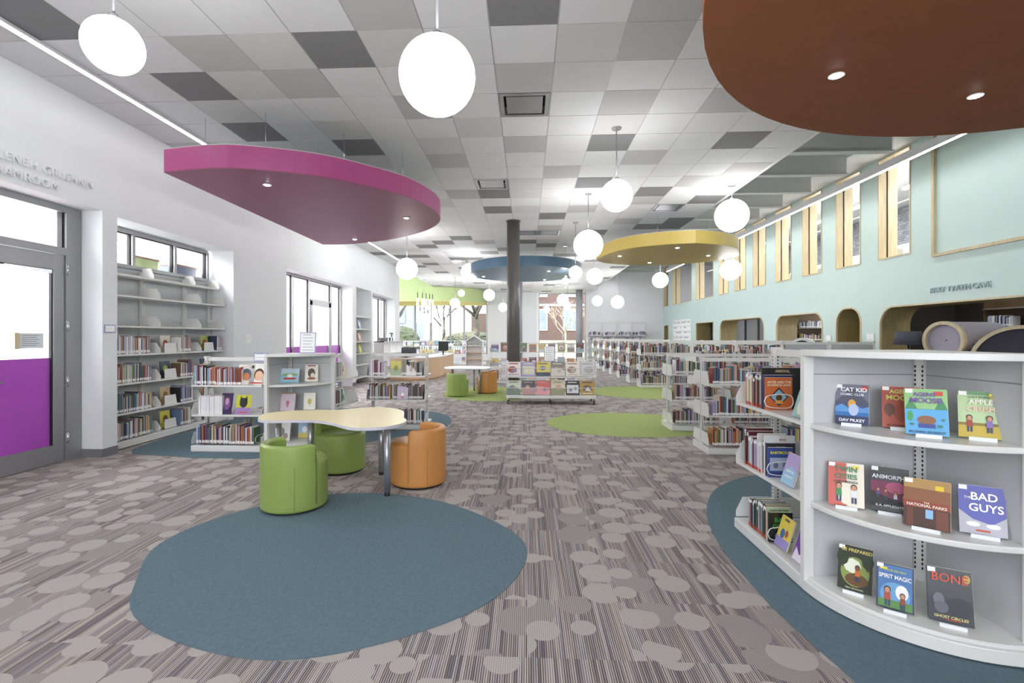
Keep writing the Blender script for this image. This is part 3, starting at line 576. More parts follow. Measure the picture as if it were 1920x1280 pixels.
# ------------------------------------------------------------------ shelving
def shelf_plate(mb, x0, x1, y0, y1, z, lip=.032): mb.box(x0, x1, y0, y1, z-lip, z)
def range_unit(name, label, loc, rz, n, levels, top, bay=.914, depth=.6, double=True, group=None, cat='bookcase', backrail=True, slots=False):
    t = thing(name, label, cat, loc, rz, group); L = n*bay
    MB().box(0, L, .0, depth, .012, .085).box(.0, L, .012, depth-.012, .0, .012).build('base_plinth', SHELF, t, .004)
    yc = depth/2 if double else depth-.03
    for k in range(n+1):
        x = min(max(k*bay, .02), L-.02)
        u = MB().box(x-.018, x+.018, yc-.028, yc+.028, .085, top).box(x-.024, x+.024, yc-.034, yc+.034, top-.03, top)
        if slots:
            z = .15
            while z < top-.06: u.box(x-.0195, x+.0195, yc-.004, yc+.004, z, z+.014, 1); u.box(x-.004, x+.004, yc-.0295, yc-.02, z, z+.014, 1); z += .0254
        u.build('upright', [SHELF, DARK], t)
    for k in range(n):
        B(k*bay+.02, (k+1)*bay-.02, yc-.012, yc+.012, top-.065, top-.015).build('top_rail', SHELF, t)
        for z in levels:
            for side in ((0, 1) if double else (0,)):
                y0, y1 = (.012, yc-.03) if side == 0 else (yc+.03, depth-.012)
                base = z < .12
                if not base:
                    B(k*bay+.004, (k+1)*bay-.004, y0, y1, z-.022, z).build('shelf', SHELF, t)
                for xx in (k*bay+.003, (k+1)*bay-.005):
                    yb = (y1, y0) if side == 0 else (y0, y1)
                    hh = .15
                    pts = [(yb[0], z-.03 if not base else z), (yb[1], z-.03 if not base else z), (yb[1]+(0 if side == 0 else 0), z+.045), (yb[1]+(.05 if side == 0 else -.05), z+hh), (yb[0], z+hh)]
                    if side == 0 or xx < .05: MB().prism(pts, xx, xx+.003, axis='x').build('shelf_bracket', SHELF, t)
    return t
def dwire(M, rz, x, z, y0, lab, h=.10, w=.17):
    """round ended wire book support standing along local y"""
    pts = [(x, y0+.03, z+.02), (x, y0+.0, z+.05), (x, y0, z+h-.03), (x, y0+.03, z+h), (x, y0+w, z+h), (x, y0+w, z+.02)]
    pts = spline([(p[1], p[2]) for p in pts], 4, True)
    o = MB().tube([(0, a, b-z) for a, b in pts], .0035, 6, closed=True).build('book_support', SHELF)
    o.location = M @ Vector((x, 0, z)); o.rotation_euler = (0, 0, rz); tag(o, lab, 'bookend'); return o

# near right bookcase, faces the aisle
NL = [.095, .53, .98]
loc, rz = (1.6, 3.90, 0), -PI/2; M = mtx(loc, rz)
nu = range_unit('bookcase', 'near right white bookcase facing the aisle, left of the curved display shelves', loc, rz, 1, NL, 1.40, .93, .62, True, slots=True)
spec = [('top shelf', .98, .40), ('middle shelf', .53, .42), ('bottom shelf', .095, .38)]
pr = [('red', 'a8382f'), ('navy', '2e3c66'), ('orange', 'd07a3a'), ('yellow', 'd9b93f'), ('pink', 'd58fa0'), ('teal', '3f7f85'), ('white', 'e6e4e0'), ('black', '2c2b2e'), ('pale blue', '9dbcd8')]
pm = [('white', 'e6e4e0'), ('light grey', 'b5b6b8'), ('white', 'e2e0e6'), ('pale blue', '9dbcd8'), ('lilac', 'b09cc8'), ('black', '2c2b2e'), ('maroon', '6b2630')]
pb = [('purple', '6b4a86'), ('green', '4f7f4c'), ('black', '2c2b2e'), ('red', 'a8382f'), ('pale blue', '9dbcd8'), ('light grey', 'b5b6b8')]
x1 = fill(M, rz, .12, .36, .98, .03, 'the top shelf of the near right bookcase', (.20, .235), (.012, .024), True, pr, seed=3)
x2 = fill(M, rz, .10, .40, .53, .03, 'the middle shelf of the near right bookcase', (.19, .27), (.012, .026), True, pm, seed=5)
x3 = fill(M, rz, .16, .44, .095, .03, 'the bottom shelf of the near right bookcase', (.18, .23), (.012, .024), True, pb, seed=9)
def side_cover(label, x, z, w, h, t, col, polys, texts, yf=.03):
    """shelved book whose front cover faces the camera"""
    p = M @ Vector((x+t/2, yf+w/2, z))
    return face_book('book', label, 'book', p, 0.0, w, h, t, 0, col, polys, texts)
side_cover('tall black book lettered ARRIVAL standing on near right bookcase top shelf', .375, .98, .27, .285, .02, '222225', [(rect(-.30, .30, .83, .834), 'a08850')], [('ARRIVAL', 0, .915, .09, 'c8b890', .7)], .03)
side_cover('navy book standing just before the tall black ARRIVAL book', .40, .98, .19, .235, .02, '2b3668', [(rect(-.45, -.30, .78, .93), 'f0f0f0')], [('A F', .1, .6, .16, 'd8d8e8', .6)])
side_cover('orange book lettered ASTER, end of the near right bookcase top row', .425, .98, .175, .22, .018, 'c96a35', [([(0, .12), (.36, .40), (0, .70), (-.36, .40)], '2c3440'), ([(0, .17), (.30, .40), (0, .64), (-.30, .40)], '8fb0c0'), (circ(0, .38, .10, 12, 1.2, 1), '5a3a28'), (rect(-.14, .14, .20, .30), 'd8a050')], [('ASTER AND THE', 0, .86, .10, 'f0e6c8', .9), ('ACCIDENTAL MAGIC', 0, .77, .09, 'f0e6c8', .9)])
side_cover('tall white book near end of middle row, near right bookcase', .41, .53, .20, .27, .02, 'dfe3e6', [(rect(-.5, .5, .80, .82), '8aa0b0'), (rect(-.5, .5, .62, .64), '8aa0b0')], [("BOO!", .1, .9, .07, 'a03030', .5)])
side_cover('dark book lettered DARK standing in middle row, near right bookcase', .435, .53, .19, .225, .018, '33343c', [(rect(-.45, .45, .80, .93), '1a1a1e')], [('DARK', 0, .86, .10, 'd8d8d8', .6)])
side_cover('blue comic lettered BABYMOUSE, end of near right middle row', .46, .53, .165, .20, .018, '3b4f95', [(rect(-.44, .44, .22, .66), 'a8b0c8'), (circ(-.2, .40, .10), '6b7390'), (circ(.18, .42, .12), '7c84a0'), (rect(-.45, .45, .04, .16), '2f3f80')], [('BABYMOUSE', 0, .83, .13, 'e8e050', .85)])
side_cover('green book lettered BABY-SITTERS in bottom row of near right bookcase', .445, .095, .16, .225, .016, 'b7c9a8', [], [('BABY-SITTERS', 0, .9, .09, '46553c', .85)])
side_cover('black book lettered BAD GUYS in green, end of near right bottom row', .47, .095, .155, .20, .018, '1d1f20', [(circ(0, .22, .26, 14, 1, .5), '7c807c')], [('BAD', 0, .74, .22, '3f9a4c', .8), ('GUYS', 0, .52, .22, '3f9a4c', .85)])
dwire(M, rz, .452, .98, .02, 'white wire book support pressed against the orange ASTER book'); dwire(M, rz, .487, .53, .02, 'white wire book support pressed against the BABYMOUSE comic'); dwire(M, rz, .498, .095, .02, 'white wire book support pressed against the black BAD GUYS book')
def nface(label, x, z, col, polys, texts, w=.15, h=.20, y=.06, tilt=.3): return face_book('picture_book', label, 'book', M @ Vector((x, y, z+.004)), rz, w, h, .012, tilt, col, polys, texts)
nface('teal comic leaning face out on near right bookcase top shelf', .80, .98, '7fa7a5', [(circ(0, .4, .3), 'd0d8c0')], [('TALES', 0, .85, .1, 'f4f4f4', .8)], h=.17)
nface('lilac book leaning face out on near right bookcase middle shelf', .66, .53, 'b29fd0', [([(-.5, 0), (.5, 0), (.5, .45), (0, .62), (-.5, .35)], '9cc4e0')], [('HOW TO', 0, .42, .10, 'ffffff', .8), ('KNOW IT', 0, .25, .10, 'ffffff', .8)])
nface('yellow and lilac book leaning face out on near right bottom shelf', .58, .095, 'e3cf5a', [(rect(-.5, .5, 0, .3), '9a90cc'), (circ(-.1, .45, .16), '3f70a8'), (circ(.2, .5, .12), 'a86a48')], [('DORK', 0, .9, .10, '5a3a70', .8)])
nface('purple book leaning face out at right end of near right bottom shelf', .80, .095, '6f3f9a', [([(-.5, 0), (.5, 0), (.2, .35), (-.1, .2), (-.4, .4)], 'e8e0f0')], [('STARS', 0, .8, .12, 'f0e8ff', .8)])

# curved quarter display units
def quarter(name, label, c, r, a0, a1, levels, top, flip=False):
    t = thing(name, label, 'curved display shelf', (c[0], c[1], 0)); a0, a1 = math.radians(a0), math.radians(a1)
    def sector(rr, n=28): return [(0, 0)]+[(rr*math.cos(a0+(a1-a0)*k/n), rr*math.sin(a0+(a1-a0)*k/n)) for k in range(n+1)]
    MB().prism(sector(r), 0.012, .075).prism(sector(r-.02), .0, .012, 1).build('base_plinth', [SHELF, DARK], t, .004, seg=2)
    MB().prism(sector(r-.02), .075, levels[0]).build('base_shelf', SHELF, t, .003)
    for z in levels[1:]: MB().prism(sector(r-.035), z-.03, z).build('shelf', SHELF, t, .006, seg=2)
    MB().prism(sector(r+.008), top-.035, top).build('top_cap', SHELF, t, .004, seg=2)
    for a in (a0, a1):
        ux, uy = math.cos(a), math.sin(a); nx, ny = -uy, ux
        s = 1 if a == a0 else -1
        def q(d, w): return (ux*d+nx*w*s, uy*d+ny*w*s)
        MB().prism([q(.03, 0), q(r-.05, 0), q(r-.05, .012), q(.03, .012)], levels[0], top-.035).build('back_panel', SHELF2, t)
        MB().prism([q(.03, .012), q(r-.05, .012), q(r-.05, .0135), q(.03, .0135)], top-.145, top-.14).build('panel_seam', GREYM, t)
        MB().prism([q(r-.055, -.012), q(r-.0, -.012), q(r-.0, .03), q(r-.055, .03)], .075, top-.035).build('end_upright', SHELF, t, .002)
    am = (a0+a1)/2; p = MB().prism([(.05*math.cos(am+d)*k, .05*math.sin(am+d)*k) for d, k in ((-.9, 1), (-.3, 1.3), (.3, 1.3), (.9, 1))]+[(0, 0)], levels[0], top-.035)
    z = .16
    while z < top-.08:
        for s_ in (-.25, .25): u = Vector((math.cos(am+s_), math.sin(am+s_), 0)); b_ = u*.0635; p.box(b_.x-.003, b_.x+.003, b_.y-.003, b_.y+.003, z, z+.014, 1)
        z += .0254
    p.build('slotted_post', [SHELF, DARK], t)
    return t
quarter('curved_display_shelf', 'large curved white display shelf with upright books at right foreground', (2.27, 2.965), .67, 180, 270, NL, 1.405)
quarter('curved_display_shelf', 'curved white corner display shelf behind the yellow table', (-3.33, 6.77), .655, 270, 360, [.1, .48, .86], 1.255)

def easel(loc, rz, lab, w=.11):
    o = MB().box(-w/2, w/2, -.045, .045, 0, .003).box(-w/2, w/2, -.047, -.044, 0, .018).box(-.03, .03, .018, .02, .003, .09).build('book_easel', ACRYL); o.location = loc; o.rotation_euler = (0, 0, rz); tag(o, lab, 'book stand')
SKY, SEA = 'a7c8a0', '5fa9d8'
def tree(x, z, s, c='3f7a45'): return [([(x-s*.1, z-s*.3), (x+s*.1, z-s*.3), (x+s*.1, z), (x-s*.1, z)], '5a4030'), (circ(x, z+s*.3, s*.5, 10), c)]
def person_shape(x, z, s, c1, c2='c89070', hair='3a2a20'):
    return [(rect(x-s*.20, x-s*.04, z, z+s*.4), '2f3f60'), (rect(x+s*.04, x+s*.20, z, z+s*.4), '2f3f60'), ([(x-s*.25, z+s*.38), (x+s*.25, z+s*.38), (x+s*.2, z+s*.85), (x-s*.2, z+s*.85)], c1), (circ(x, z+s*1.02, s*.21, 10, 1.2), hair), (circ(x, z+s*.98, s*.17, 10, 1.1), c2)]
TAGW = [(rect(-.48, -.30, .90, .99), 'f4f4f2')]
CV = [
 ((1.831, 2.88), -0.62, .155, .225, .98, 'dark blue book lettered CAT KID on the upper curved shelf', '3c4668',
  [(rect(-.5, .5, .55, 1), '6c7080'), ([(-.5, .55), (.0, .95), (.5, .55)], '4a4e60'), (rect(-.5, .5, .12, .42), '2f6bb0'), ([(-.5, .42), (-.3, .50), (-.1, .40), (.1, .5), (.3, .40), (.5, .46), (.5, .3), (-.5, .3)], '5a93cc'), (circ(0, .5, .12), 'd8a040'), (circ(.05, .36, .15), 'b0c0e0'), (rect(.28, .46, .86, .97), 'c03a30'), (rect(-.5, .5, 0, .20), '26345c')]+TAGW, [('CAT KID', .05, .86, .14, 'ffffff', .8), ('COMIC CLUB', 0, .74, .08, 'e8e8f0', .7), ('DAV PILKEY', 0, .09, .10, 'ffffff', .8)]),
 ((2.014, 2.761), -0.55, .165, .225, .98, 'red book lettered AGENT MOOSE, partly behind the green one', 'a84a38',
  [(rect(-.5, .5, 0, .5), 'b2563f'), (circ(.05, .38, .26, 14, 1, .9), '9a4434')]+tree(-.3, .35, .3, '6a4030')+TAGW, [('AGENT', 0, .87, .13, 'd8d060', .7), ('MOOSE', 0, .72, .17, 'd8d060', .85), ('MO O\'HARA', -.15, .06, .06, '401810', .5)]),
 ((2.002, 2.575), -0.5, .168, .232, .98, 'green and blue book lettered AGENT MOOSE in purple on upper curved shelf', '8fc07a',
  [(rect(-.5, .5, 0, .56), '58a8dc'), ([(-.5, .55), (-.35, .8), (-.2, .56), (.2, .56), (.36, .82), (.5, .56)], '3f8a58'), (circ(-.38, .40, .08, 5, 1, 1.6), '3f9a50'), (circ(.0, .32, .20, 14, 1.1, .5), '8a5a3a'), (rect(-.2, .2, .15, .24), '2a3f90'), (circ(-.35, .22, .06, 8, 1, .5), '2c7a70'), (circ(.3, .2, .07, 8, 1, .5), '2c7a70'), (circ(.38, .34, .05, 8, 1, .5), '2c7a70'), (rect(.2, .4, .86, .95), 'd04a38')]+TAGW, [('AGENT', -.02, .87, .12, '7a4fa8', .7), ('MOOSE', 0, .74, .16, '7a4fa8', .85), ('MO O\'HARA  JESS BRADLEY', 0, .06, .06, '17304a', .85)]),
 ((2.204, 2.508), -0.6, .165, .228, .98, 'pale green book lettered APPLE CRUSH at right of the upper curved shelf', 'b9d2a0',
  [(rect(-.5, .5, 0, .30), 'c8b040'), (rect(-.5, .5, .26, .32), '8a7a38'), (rect(-.5, .5, .92, 1), '6f9a6c')]+person_shape(-.25, .12, .30, 'a04030')+person_shape(.18, .12, .30, '8a70b8')+[(rect(.18, .42, .84, .95), 'e8d040')]+TAGW, [('LUCY KNISLEY', 0, .87, .06, '3a5a48', .7), ('APPLE', 0, .76, .14, 'f4f0e0', .8), ('CRUSH', 0, .61, .14, 'f0c8b8', .8)]),
 ((1.775, 2.84), -0.53, .165, .235, .53, 'red and cream book lettered TWIN CITIES on the middle curved shelf', 'c0472f',
  [(rect(.02, .5, 0, 1), 'ece6d4'), (circ(.05, .3, .33, 16, 1, .8), 'ece6d4')]+person_shape(-.2, .10, .36, '3f8a50')+person_shape(.22, .08, .36, 'e0e0e8')+[(rect(.18, .36, .88, .95), 'e8d040')]+TAGW, [('TWIN', 0, .85, .17, '2f7a50', .7), ('CITIES', 0, .68, .16, '2f7a50', .8), ('JOSE PIMIENTA', 0, .56, .07, '2a2a2a', .8)]),
 ((1.949, 2.755), -0.62, .165, .235, .53, 'black and crimson book lettered ANIMORPHS on the middle curved shelf', '202226',
  [(rect(-.5, .5, .22, .68), '7a2f50'), (circ(.15, .55, .22, 14, 1.2, .6), 'c06080'), ([(-.5, .45), (-.1, .33), (.5, .22), (.5, .1), (-.5, .1)], '16171a'), (circ(-.1, .92, .28, 12, 1.2, .3), '3f4a44')]+person_shape(-.3, .30, .18, '6a4a80')+person_shape(-.1, .27, .2, '803838')+person_shape(.15, .23, .2, 'd0d0d8')+person_shape(.36, .2, .18, '3f7048')+TAGW, [('ANIMORPHS', 0, .77, .13, 'e8e8ec', .92), ('K.A. APPLEGATE', 0, .13, .07, 'e0e0e0', .8)]),
 ((1.968, 2.535), -0.7, .178, .232, .53, 'brown book lettered THE NATIONAL PARKS on the middle curved shelf', '7a4a30',
  [(rect(-.5, .5, .75, 1), 'b08a50'), (rect(-.5, .5, .52, .8), '8a5a38'), (rect(-.5, .5, 0, .40), '4a2f24'), (rect(-.42, -.28, 0, .38), '6a3a2a'), (rect(.2, .45, 0, .38), '6f3f2c'), (rect(-.02, .14, .2, .38), '8fb8e0'), (rect(-.5, .5, .40, .54), '93412a'), (rect(.18, .36, .80, .90), 'e8c830')]+TAGW, [('THE', 0, .51, .05, 'f0e0c8', .3), ('NATIONAL PARKS', 0, .45, .08, 'f4e8d8', .85)]),
 ((2.169, 2.46), -0.55, .168, .225, .53, 'blue book lettered BAD GUYS on the middle curved shelf', '3036a0',
  [([(-.5, 0), (.5, 0), (.5, .40), (.2, .22), (-.2, .30), (-.5, .48)], 'b8b8c4'), (circ(-.2, .20, .10, 12, 1.5, .5), 'f4f4f4'), (circ(.22, .19, .10, 12, 1.5, .5), 'f4f4f4'), (rect(-.15, .15, .06, .10), 'c05030')]+TAGW, [('THE', -.3, .74, .06, 'f0f0ff', .3), ('BAD', .05, .77, .22, 'ffffff', .7), ('GUYS', .08, .54, .22, 'ffffff', .85)]),
 ((1.775, 2.77), -0.7, .155, .23, .095, 'dark green book lettered BE PREPARED on the bottom curved shelf', '34382c',
  [(circ(0, .42, .42, 18, 1, .8), '8a9a50'), (circ(-.08, .55, .24, 8, 1.1, .7), 'e8ecd8'), (circ(.05, .25, .28, 14, 1.2, .5), '6a4a2c')]+tree(-.36, .6, .35, '2c3a24')+tree(.36, .6, .35, '2c3a24')+person_shape(.08, .22, .3, 'c8702c', '7a4a30')+TAGW, [('BE PREPARED', .05, .90, .10, 'd8c870', .9), ('VERA BROSGOL', 0, .05, .05, 'd0d0b0', .6)]),
 ((1.856, 2.587), -0.62, .152, .215, .095, 'colourful book lettered SPIRIT MAGIC on the bottom curved shelf', '2a3048',
  [(rect(-.45, .45, .03, .97), '4a78b0'), (circ(0, .32, .40, 16, 1, .7), '6aa0d0'), (rect(-.45, .45, .03, .2), '5a8a48'), (circ(.18, .40, .17), 'f0f0f0')]+person_shape(-.2, .06, .36, 'b04a30')+person_shape(.2, .04, .30, '8a4a28')+[(rect(-.4, -.2, .86, .92), 'e8d040')]+TAGW, [('SPIRIT MAGIC', 0, .72, .13, 'f4f4ff', .85), ('ANNE OF WEST PHILLY', 0, .86, .06, 'c8d060', .6)]),
 ((2.04, 2.481), -0.5, .168, .245, .095, 'black book lettered BONE in red on the bottom curved shelf', '222329',
  [(rect(-.5, .5, 0, .45), '34363e'), (circ(.2, .3, .3, 14, 1, .6), '2a2c33'), (circ(-.25, .4, .13, 12), '6a6d78'), (circ(-.2, .27, .16, 12, 1, .7), '5c5f6a'), (circ(.38, .86, .08, 12), 'c8a850'), (rect(-.1, .2, .05, .07), 'b03a28')]+TAGW, [('BONE', 0, .82, .22, 'c84a30', .8), ('GHOST CIRCLES', 0, .10, .07, 'e0d890', .85)]),
]
for (x, y), a, w, h, z, lab, col, polys, texts in CV:
    rzz = a
    easel((x, y, z), rzz, 'clear acrylic stand under the '+lab.split(' on ')[0].split(' at ')[0].split(',')[0], w*.6)
    face_book('picture_book', lab, 'book', (x, y, z+.006), rzz, w, h, .014, .24, col, polys, texts)
# books on left curved corner
CL = [((-3.20, 6.50), .1, .24, .19, .86, 'wide pale blue picture book on the upper left corner shelf', '9cc8dc', [(rect(-.5, .5, .55, 1), 'c8dcec'), (circ(0, .55, .35, 14, 1.3, .3), '8fb87a'), (circ(0, .45, .15), 'f4f4f4'), ([(-.3, .2), (.3, .2), (.36, .34), (-.36, .34)], 'c04a30')], []),
      ((-2.96, 6.64), .3, .17, .235, .86, 'white picture book with a brown animal on the upper left corner shelf', 'eeeae0', [(rect(-.3, .3, .9, .96), 'b03a3a'), (circ(0, .5, .28), '5a4a3c'), (circ(.08, .35, .16), 'e8e0d0'), (circ(0, .18, .25, 12, 1.3, .3), '9a5a40')], []),
      ((-3.22, 6.48), .1, .19, .24, .48, 'pale pink picture book on the lower left corner shelf', 'e0cfd8', [(rect(-.5, .5, .95, 1), 'b07a60'), (circ(0, .45, .12), 'd07a98'), (circ(0, .28, .07), 'd07a98')], []),
      ((-2.97, 6.60), .3, .15, .23, .48, 'cream picture book with a yellow flower on the lower left corner shelf', 'f2efe2', [(circ(0, .5, .18), 'd8c070'), (rect(-.02, .02, .2, .4), '8a9a60')], []),
      ((-3.24, 6.38), .1, .19, .235, .10, 'white picture book with grey sketches on bottom left corner shelf', 'eceaea', [(circ(-.1, .5, .24), '8a8a92'), (circ(.2, .25, .18), 'a89890')], []),
      ((-3.03, 6.58), .3, .16, .22, .10, 'blue and yellow picture book on bottom left corner shelf', '8fb8d8', [(rect(-.5, .5, 0, .3), 'd8c860'), (circ(0, .5, .2), 'f0f0f0')], [])]
for (x, y), a, w, h, z, lab, col, polys, texts in CL: face_book('picture_book', lab, 'book', (x, y, z+.004), a, w, h, .012, .25, col, polys, texts)

# left low bookcase A
LV = [.10, .48, .86]
loc, rz = (-4.31, 6.12, 0), 0; M = mtx(loc, rz)
range_unit('bookcase', 'low white open bookcase facing the camera, left of the corner display', loc, rz, 1, LV, 1.22, .93, .6, True, slots=True)
pra = [('red', 'a8382f'), ('red', 'b5483a'), ('maroon', '7b3038'), ('pale blue', '8db0d8'), ('white', 'e6e4e0'), ('orange', 'c8763a'), ('brown', '9a5a42')]
fill(M, rz, .03, .20, .86, .03, 'the top shelf of the low left bookcase', (.22, .27), (.010, .02), pal=[('black', '2c2b2e'), ('pale blue', '8db0d8'), ('white', 'e6e4e0'), ('red', 'a8382f')], seed=1)
fill(M, rz, .20, .66, .86, .03, 'top shelf, low left bookcase, past upright', (.20, .23), (.008, .016), pal=pra, seed=2)
fill(M, rz, .08, .40, .48, .03, 'the middle shelf of the low left bookcase', (.23, .24), (.012, .018), pal=[('white', 'e4e2e4'), ('white', 'dedee2')], seed=2)
fill(M, rz, .05, .82, .10, .03, 'the bottom shelf of the low left bookcase', (.20, .25), (.010, .022), pal=None, seed=12)
A_ = [(.70, .86, .22, .26, 'pale picture book with a dark arch face out on low left top shelf', 'd8d4cc', [(circ(0, .5, .3), '55606c'), (circ(0, .4, .2), 'c87a50')]),
      (.845, .86, .22, .27, 'white picture book with a drawn face, right end of low left top shelf', 'f2f0ea', [(circ(.1, .48, .30), '4a3428'), (circ(.1, .42, .24), 'e8b898'), (circ(-.3, .85, .08), '3a3a3a'), (rect(-.4, .4, .05, .12), 'c85040')]),
      (.44, .48, .15, .27, 'dark purple book turned face out on low left middle shelf', '3f2a55', [(circ(0, .5, .3), '7a5a90'), (circ(0, .6, .16), 'c89ab8')]),
      (.66, .48, .20, .245, 'green and lilac picture book with a dark cat shape on middle shelf', 'c8c83c', [(rect(-.5, .5, 0, .35), '9a80b8'), (circ(0, .6, .26), '22242c'), ([(-.26, .7), (-.2, .95), (-.06, .8)], '22242c'), ([(.26, .7), (.2, .95), (.06, .8)], '22242c'), (rect(-.3, .3, .06, .12), 'c85038')])]
for x, z, w, h, lab, col, polys in A_: face_book('picture_book', lab, 'book', M @ Vector((x, .045, z+.004)), 0, w, h, .012, .2, col, polys)
dwire(M, rz, .53, .48, .03, 'white wire book support beside the dark purple book')
dwire(M, rz, .84, .10, .03, 'white wire book support at right end of the low left bottom shelf')
# bookcase D facing +x
loc, rz = (-2.66, 6.80, 0), PI/2; M = mtx(loc, rz)
range_unit('bookcase', 'low white bookcase seen edge on, right of the corner display', loc, rz, 1, LV, 1.22, .9, .6, True)
for i, z in enumerate(LV): fill(M, rz, .05, .30, z, .03, 'the %s shelf of the edge-on left bookcase' % ['bottom', 'middle', 'top'][i], (.20, .26), (.01, .022), seed=30+i)
face_book('picture_book', 'cream spotted picture book leaning on the edge-on left bookcase top shelf', 'book', M @ Vector((.42, .06, .864)), rz, .18, .24, .012, .2, 'eadfc8', [(circ(0, .5, .1), 'c04a40'), (circ(.2, .7, .1), 'd0a040')])
face_book('picture_book', 'pale green picture book leaning on the edge-on left bookcase middle shelf', 'book', M @ Vector((.42, .06, .484)), rz, .18, .24, .012, .2, 'd5e0d4', [(circ(0, .4, .2), '6a9a78')])
# bookcase C
loc, rz = (-2.56, 7.73, 0), 0; M = mtx(loc, rz)
range_unit('bookcase', 'low white open bookcase behind the orange tub stool', loc, rz, 1, LV, 1.22, .94, .6, True, slots=True)
fill(M, rz, .04, .30, .86, .03, 'the top shelf behind the orange stool', (.20, .25), (.01, .02), pal=[('maroon', '8b3a48'), ('lilac', 'b09cc8'), ('white', 'e6e4e0')], seed=41)
fill(M, rz, .56, .90, .86, .05, 'right half top shelf behind orange stool', (.20, .25), (.012, .024), seed=42, pal=[('brown', '7a6248'), ('tan', 'a08a68'), ('light grey', '9a9a9a'), ('black', '2c2b2e')])
fill(M, rz, .04, .38, .48, .03, 'the middle shelf behind the orange stool', (.20, .25), (.01, .02), seed=43)
fill(M, rz, .42, .90, .48, .06, 'right half middle shelf behind orange stool', (.20, .25), (.012, .024), seed=44, pal=[('light grey', '8a8a8c'), ('brown', '6a5a48'), ('green', '50584a'), ('maroon', '6b2630')])
fill(M, rz, .3, .90, .10, .05, 'the bottom shelf behind the orange stool', (.18, .22), (.01, .022), seed=45)
face_book('picture_book', 'yellow and green picture book face out behind the orange stool', 'book', M @ Vector((.47, .04, .864)), 0, .17, .23, .012, .15, 'd0cc70', [(rect(-.5, .5, 0, .5), 'a8b898'), (circ(0, .5, .2), '9a9a50')])
face_book('picture_book', 'white picture book with red drawing leaning on the shelf edge behind the orange stool', 'book', M @ Vector((.72, .03, .864)), .15, .15, .24, .012, .25, 'eceae8', [(rect(-.3, .3, .8, .9), 'c85a50'), (circ(0, .4, .18), 'c8b8b0')])
face_book('picture_book', 'lilac picture book face out on middle shelf behind the orange stool', 'book', M @ Vector((.58, .03, .484)), 0, .17, .24, .012, .2, 'c9b8cc', [(circ(0, .3, .14), 'f4f4f4'), (rect(-.1, .1, .1, .2), 'c85a50')])

# wall bookcase in the recess
loc, rz = (-5.31, 6.04, 0), PI/2; M = mtx(loc, rz)
wt = thing('bookcase', 'tall white wall bookcase in the recess under the high window', 'bookcase', loc, rz)
L = 2.46; MB().box(0, L, 0, .30, .012, .10).box(0, L, .03, .3, 0, .012, 1).build('base_plinth', [SHELF, DARK], wt, .004)
posts = [.02, .90, 1.80, 2.43]
WLV = [.11, .465, .86, 1.245, 1.625, 2.03, 2.32]
for x in posts:
    u = MB().box(x-.02, x+.02, .29, .34, .1, 2.42); z = .15
    while z < 2.36: u.box(x-.003, x+.003, .288, .292, z, z+.014, 1); z += .0254
    u.build('upright', [SHELF, DARK], wt)
B(0, L, .345, .355, .1, 2.4).build('back_panel', SHELF2, wt)
for a, b in zip(posts, posts[1:]):
    B(a+.02, b-.02, .30, .325, 2.30, 2.36).build('top_rail', SHELF, wt)
    for z in WLV:
        if z > .2: B(a-.018, b-.022, .01+(.1 if z > 2.2 else 0), .29, z-.022, z).build('shelf', SHELF, wt)
        for xx in (a-.016, b-.024): MB().prism([(.29, z), (.012+(.1 if z > 2.2 else 0), z), (.012+(.1 if z > 2.2 else 0), z+.05), (.08+(.08 if z > 2.2 else 0), z+.15), (.29, z+.15)], xx, xx+.003, axis='x').build('shelf_bracket', SHELF, wt)
nm = ['bottom', 'second', 'third', 'fourth']
for i, z in enumerate(WLV[:4]):
    for b in range(3):
        a = posts[b]+(.12 if b == 0 else .10); e_ = [.72, 1.58, 2.36][b] if i == 3 else [.74, 1.62, 2.2][b]
        st = posts[b]+(.10 if b == 0 else .42)
        nmr = '%s shelf, %s bay of wall bookcase' % (nm[i], ['left', 'middle', 'right'][b])
        if b < 2 or i == 3: fill(M, rz, st if b else a, e_, z, .03, nmr, (.20, .26), (.011, .024), seed=60+i*5+b, pal=None if i != 3 else [p for p in PAL if p[0] in ('white', 'light grey', 'navy', 'orange', 'lilac', 'brown')]*1)
        if b: face_book('picture_book', '%s picture book, %s shelf, %s bay of wall bookcase' % (['yellow', 'pale tan', 'slate', 'cream'][i] if b == 1 else ['red', 'tan', 'navy', 'olive green'][i], nm[i], ['', 'middle', 'right'][b]), 'book', M @ Vector((posts[b]+.25, .14, z+.002)), rz, .20, .25, .012, .08, (['d8cc50', 'c8b088', '3c4a58', 'd8d0c0'] if b == 1 else ['a04038', 'c8b088', '303a60', 'a8b050'])[i], [(circ(0, .5, .25), ['705a30', '907048', '9ab048', 'a04040'][i])])
        if b: o = MB().prism([(0, 0), (.26, 0), (.23, .14), (0, .14)], -.001, .001, axis='y').build('divider_plate', SHELF); o.location = M @ Vector((posts[b]+.12, .06, z)); o.rotation_euler = (0, 0, rz); tag(o, 'white metal divider plate on the %s shelf of the wall bookcase, %s bay' % (nm[i], ['', 'middle', 'right'][b]), 'bookend')
        if (b == 0 or b == 1): dwire(M, rz, e_+.012, z, .02, 'white wire book support on the %s shelf of the wall bookcase, %s bay' % (nm[i], ['left', 'middle'][b]))
for b in range(3):
    dwire(M, rz, posts[b]+.45, WLV[4], .02, 'white wire book support on the empty fifth shelf of the wall bookcase, %s bay' % ['left', 'middle', 'right'][b])
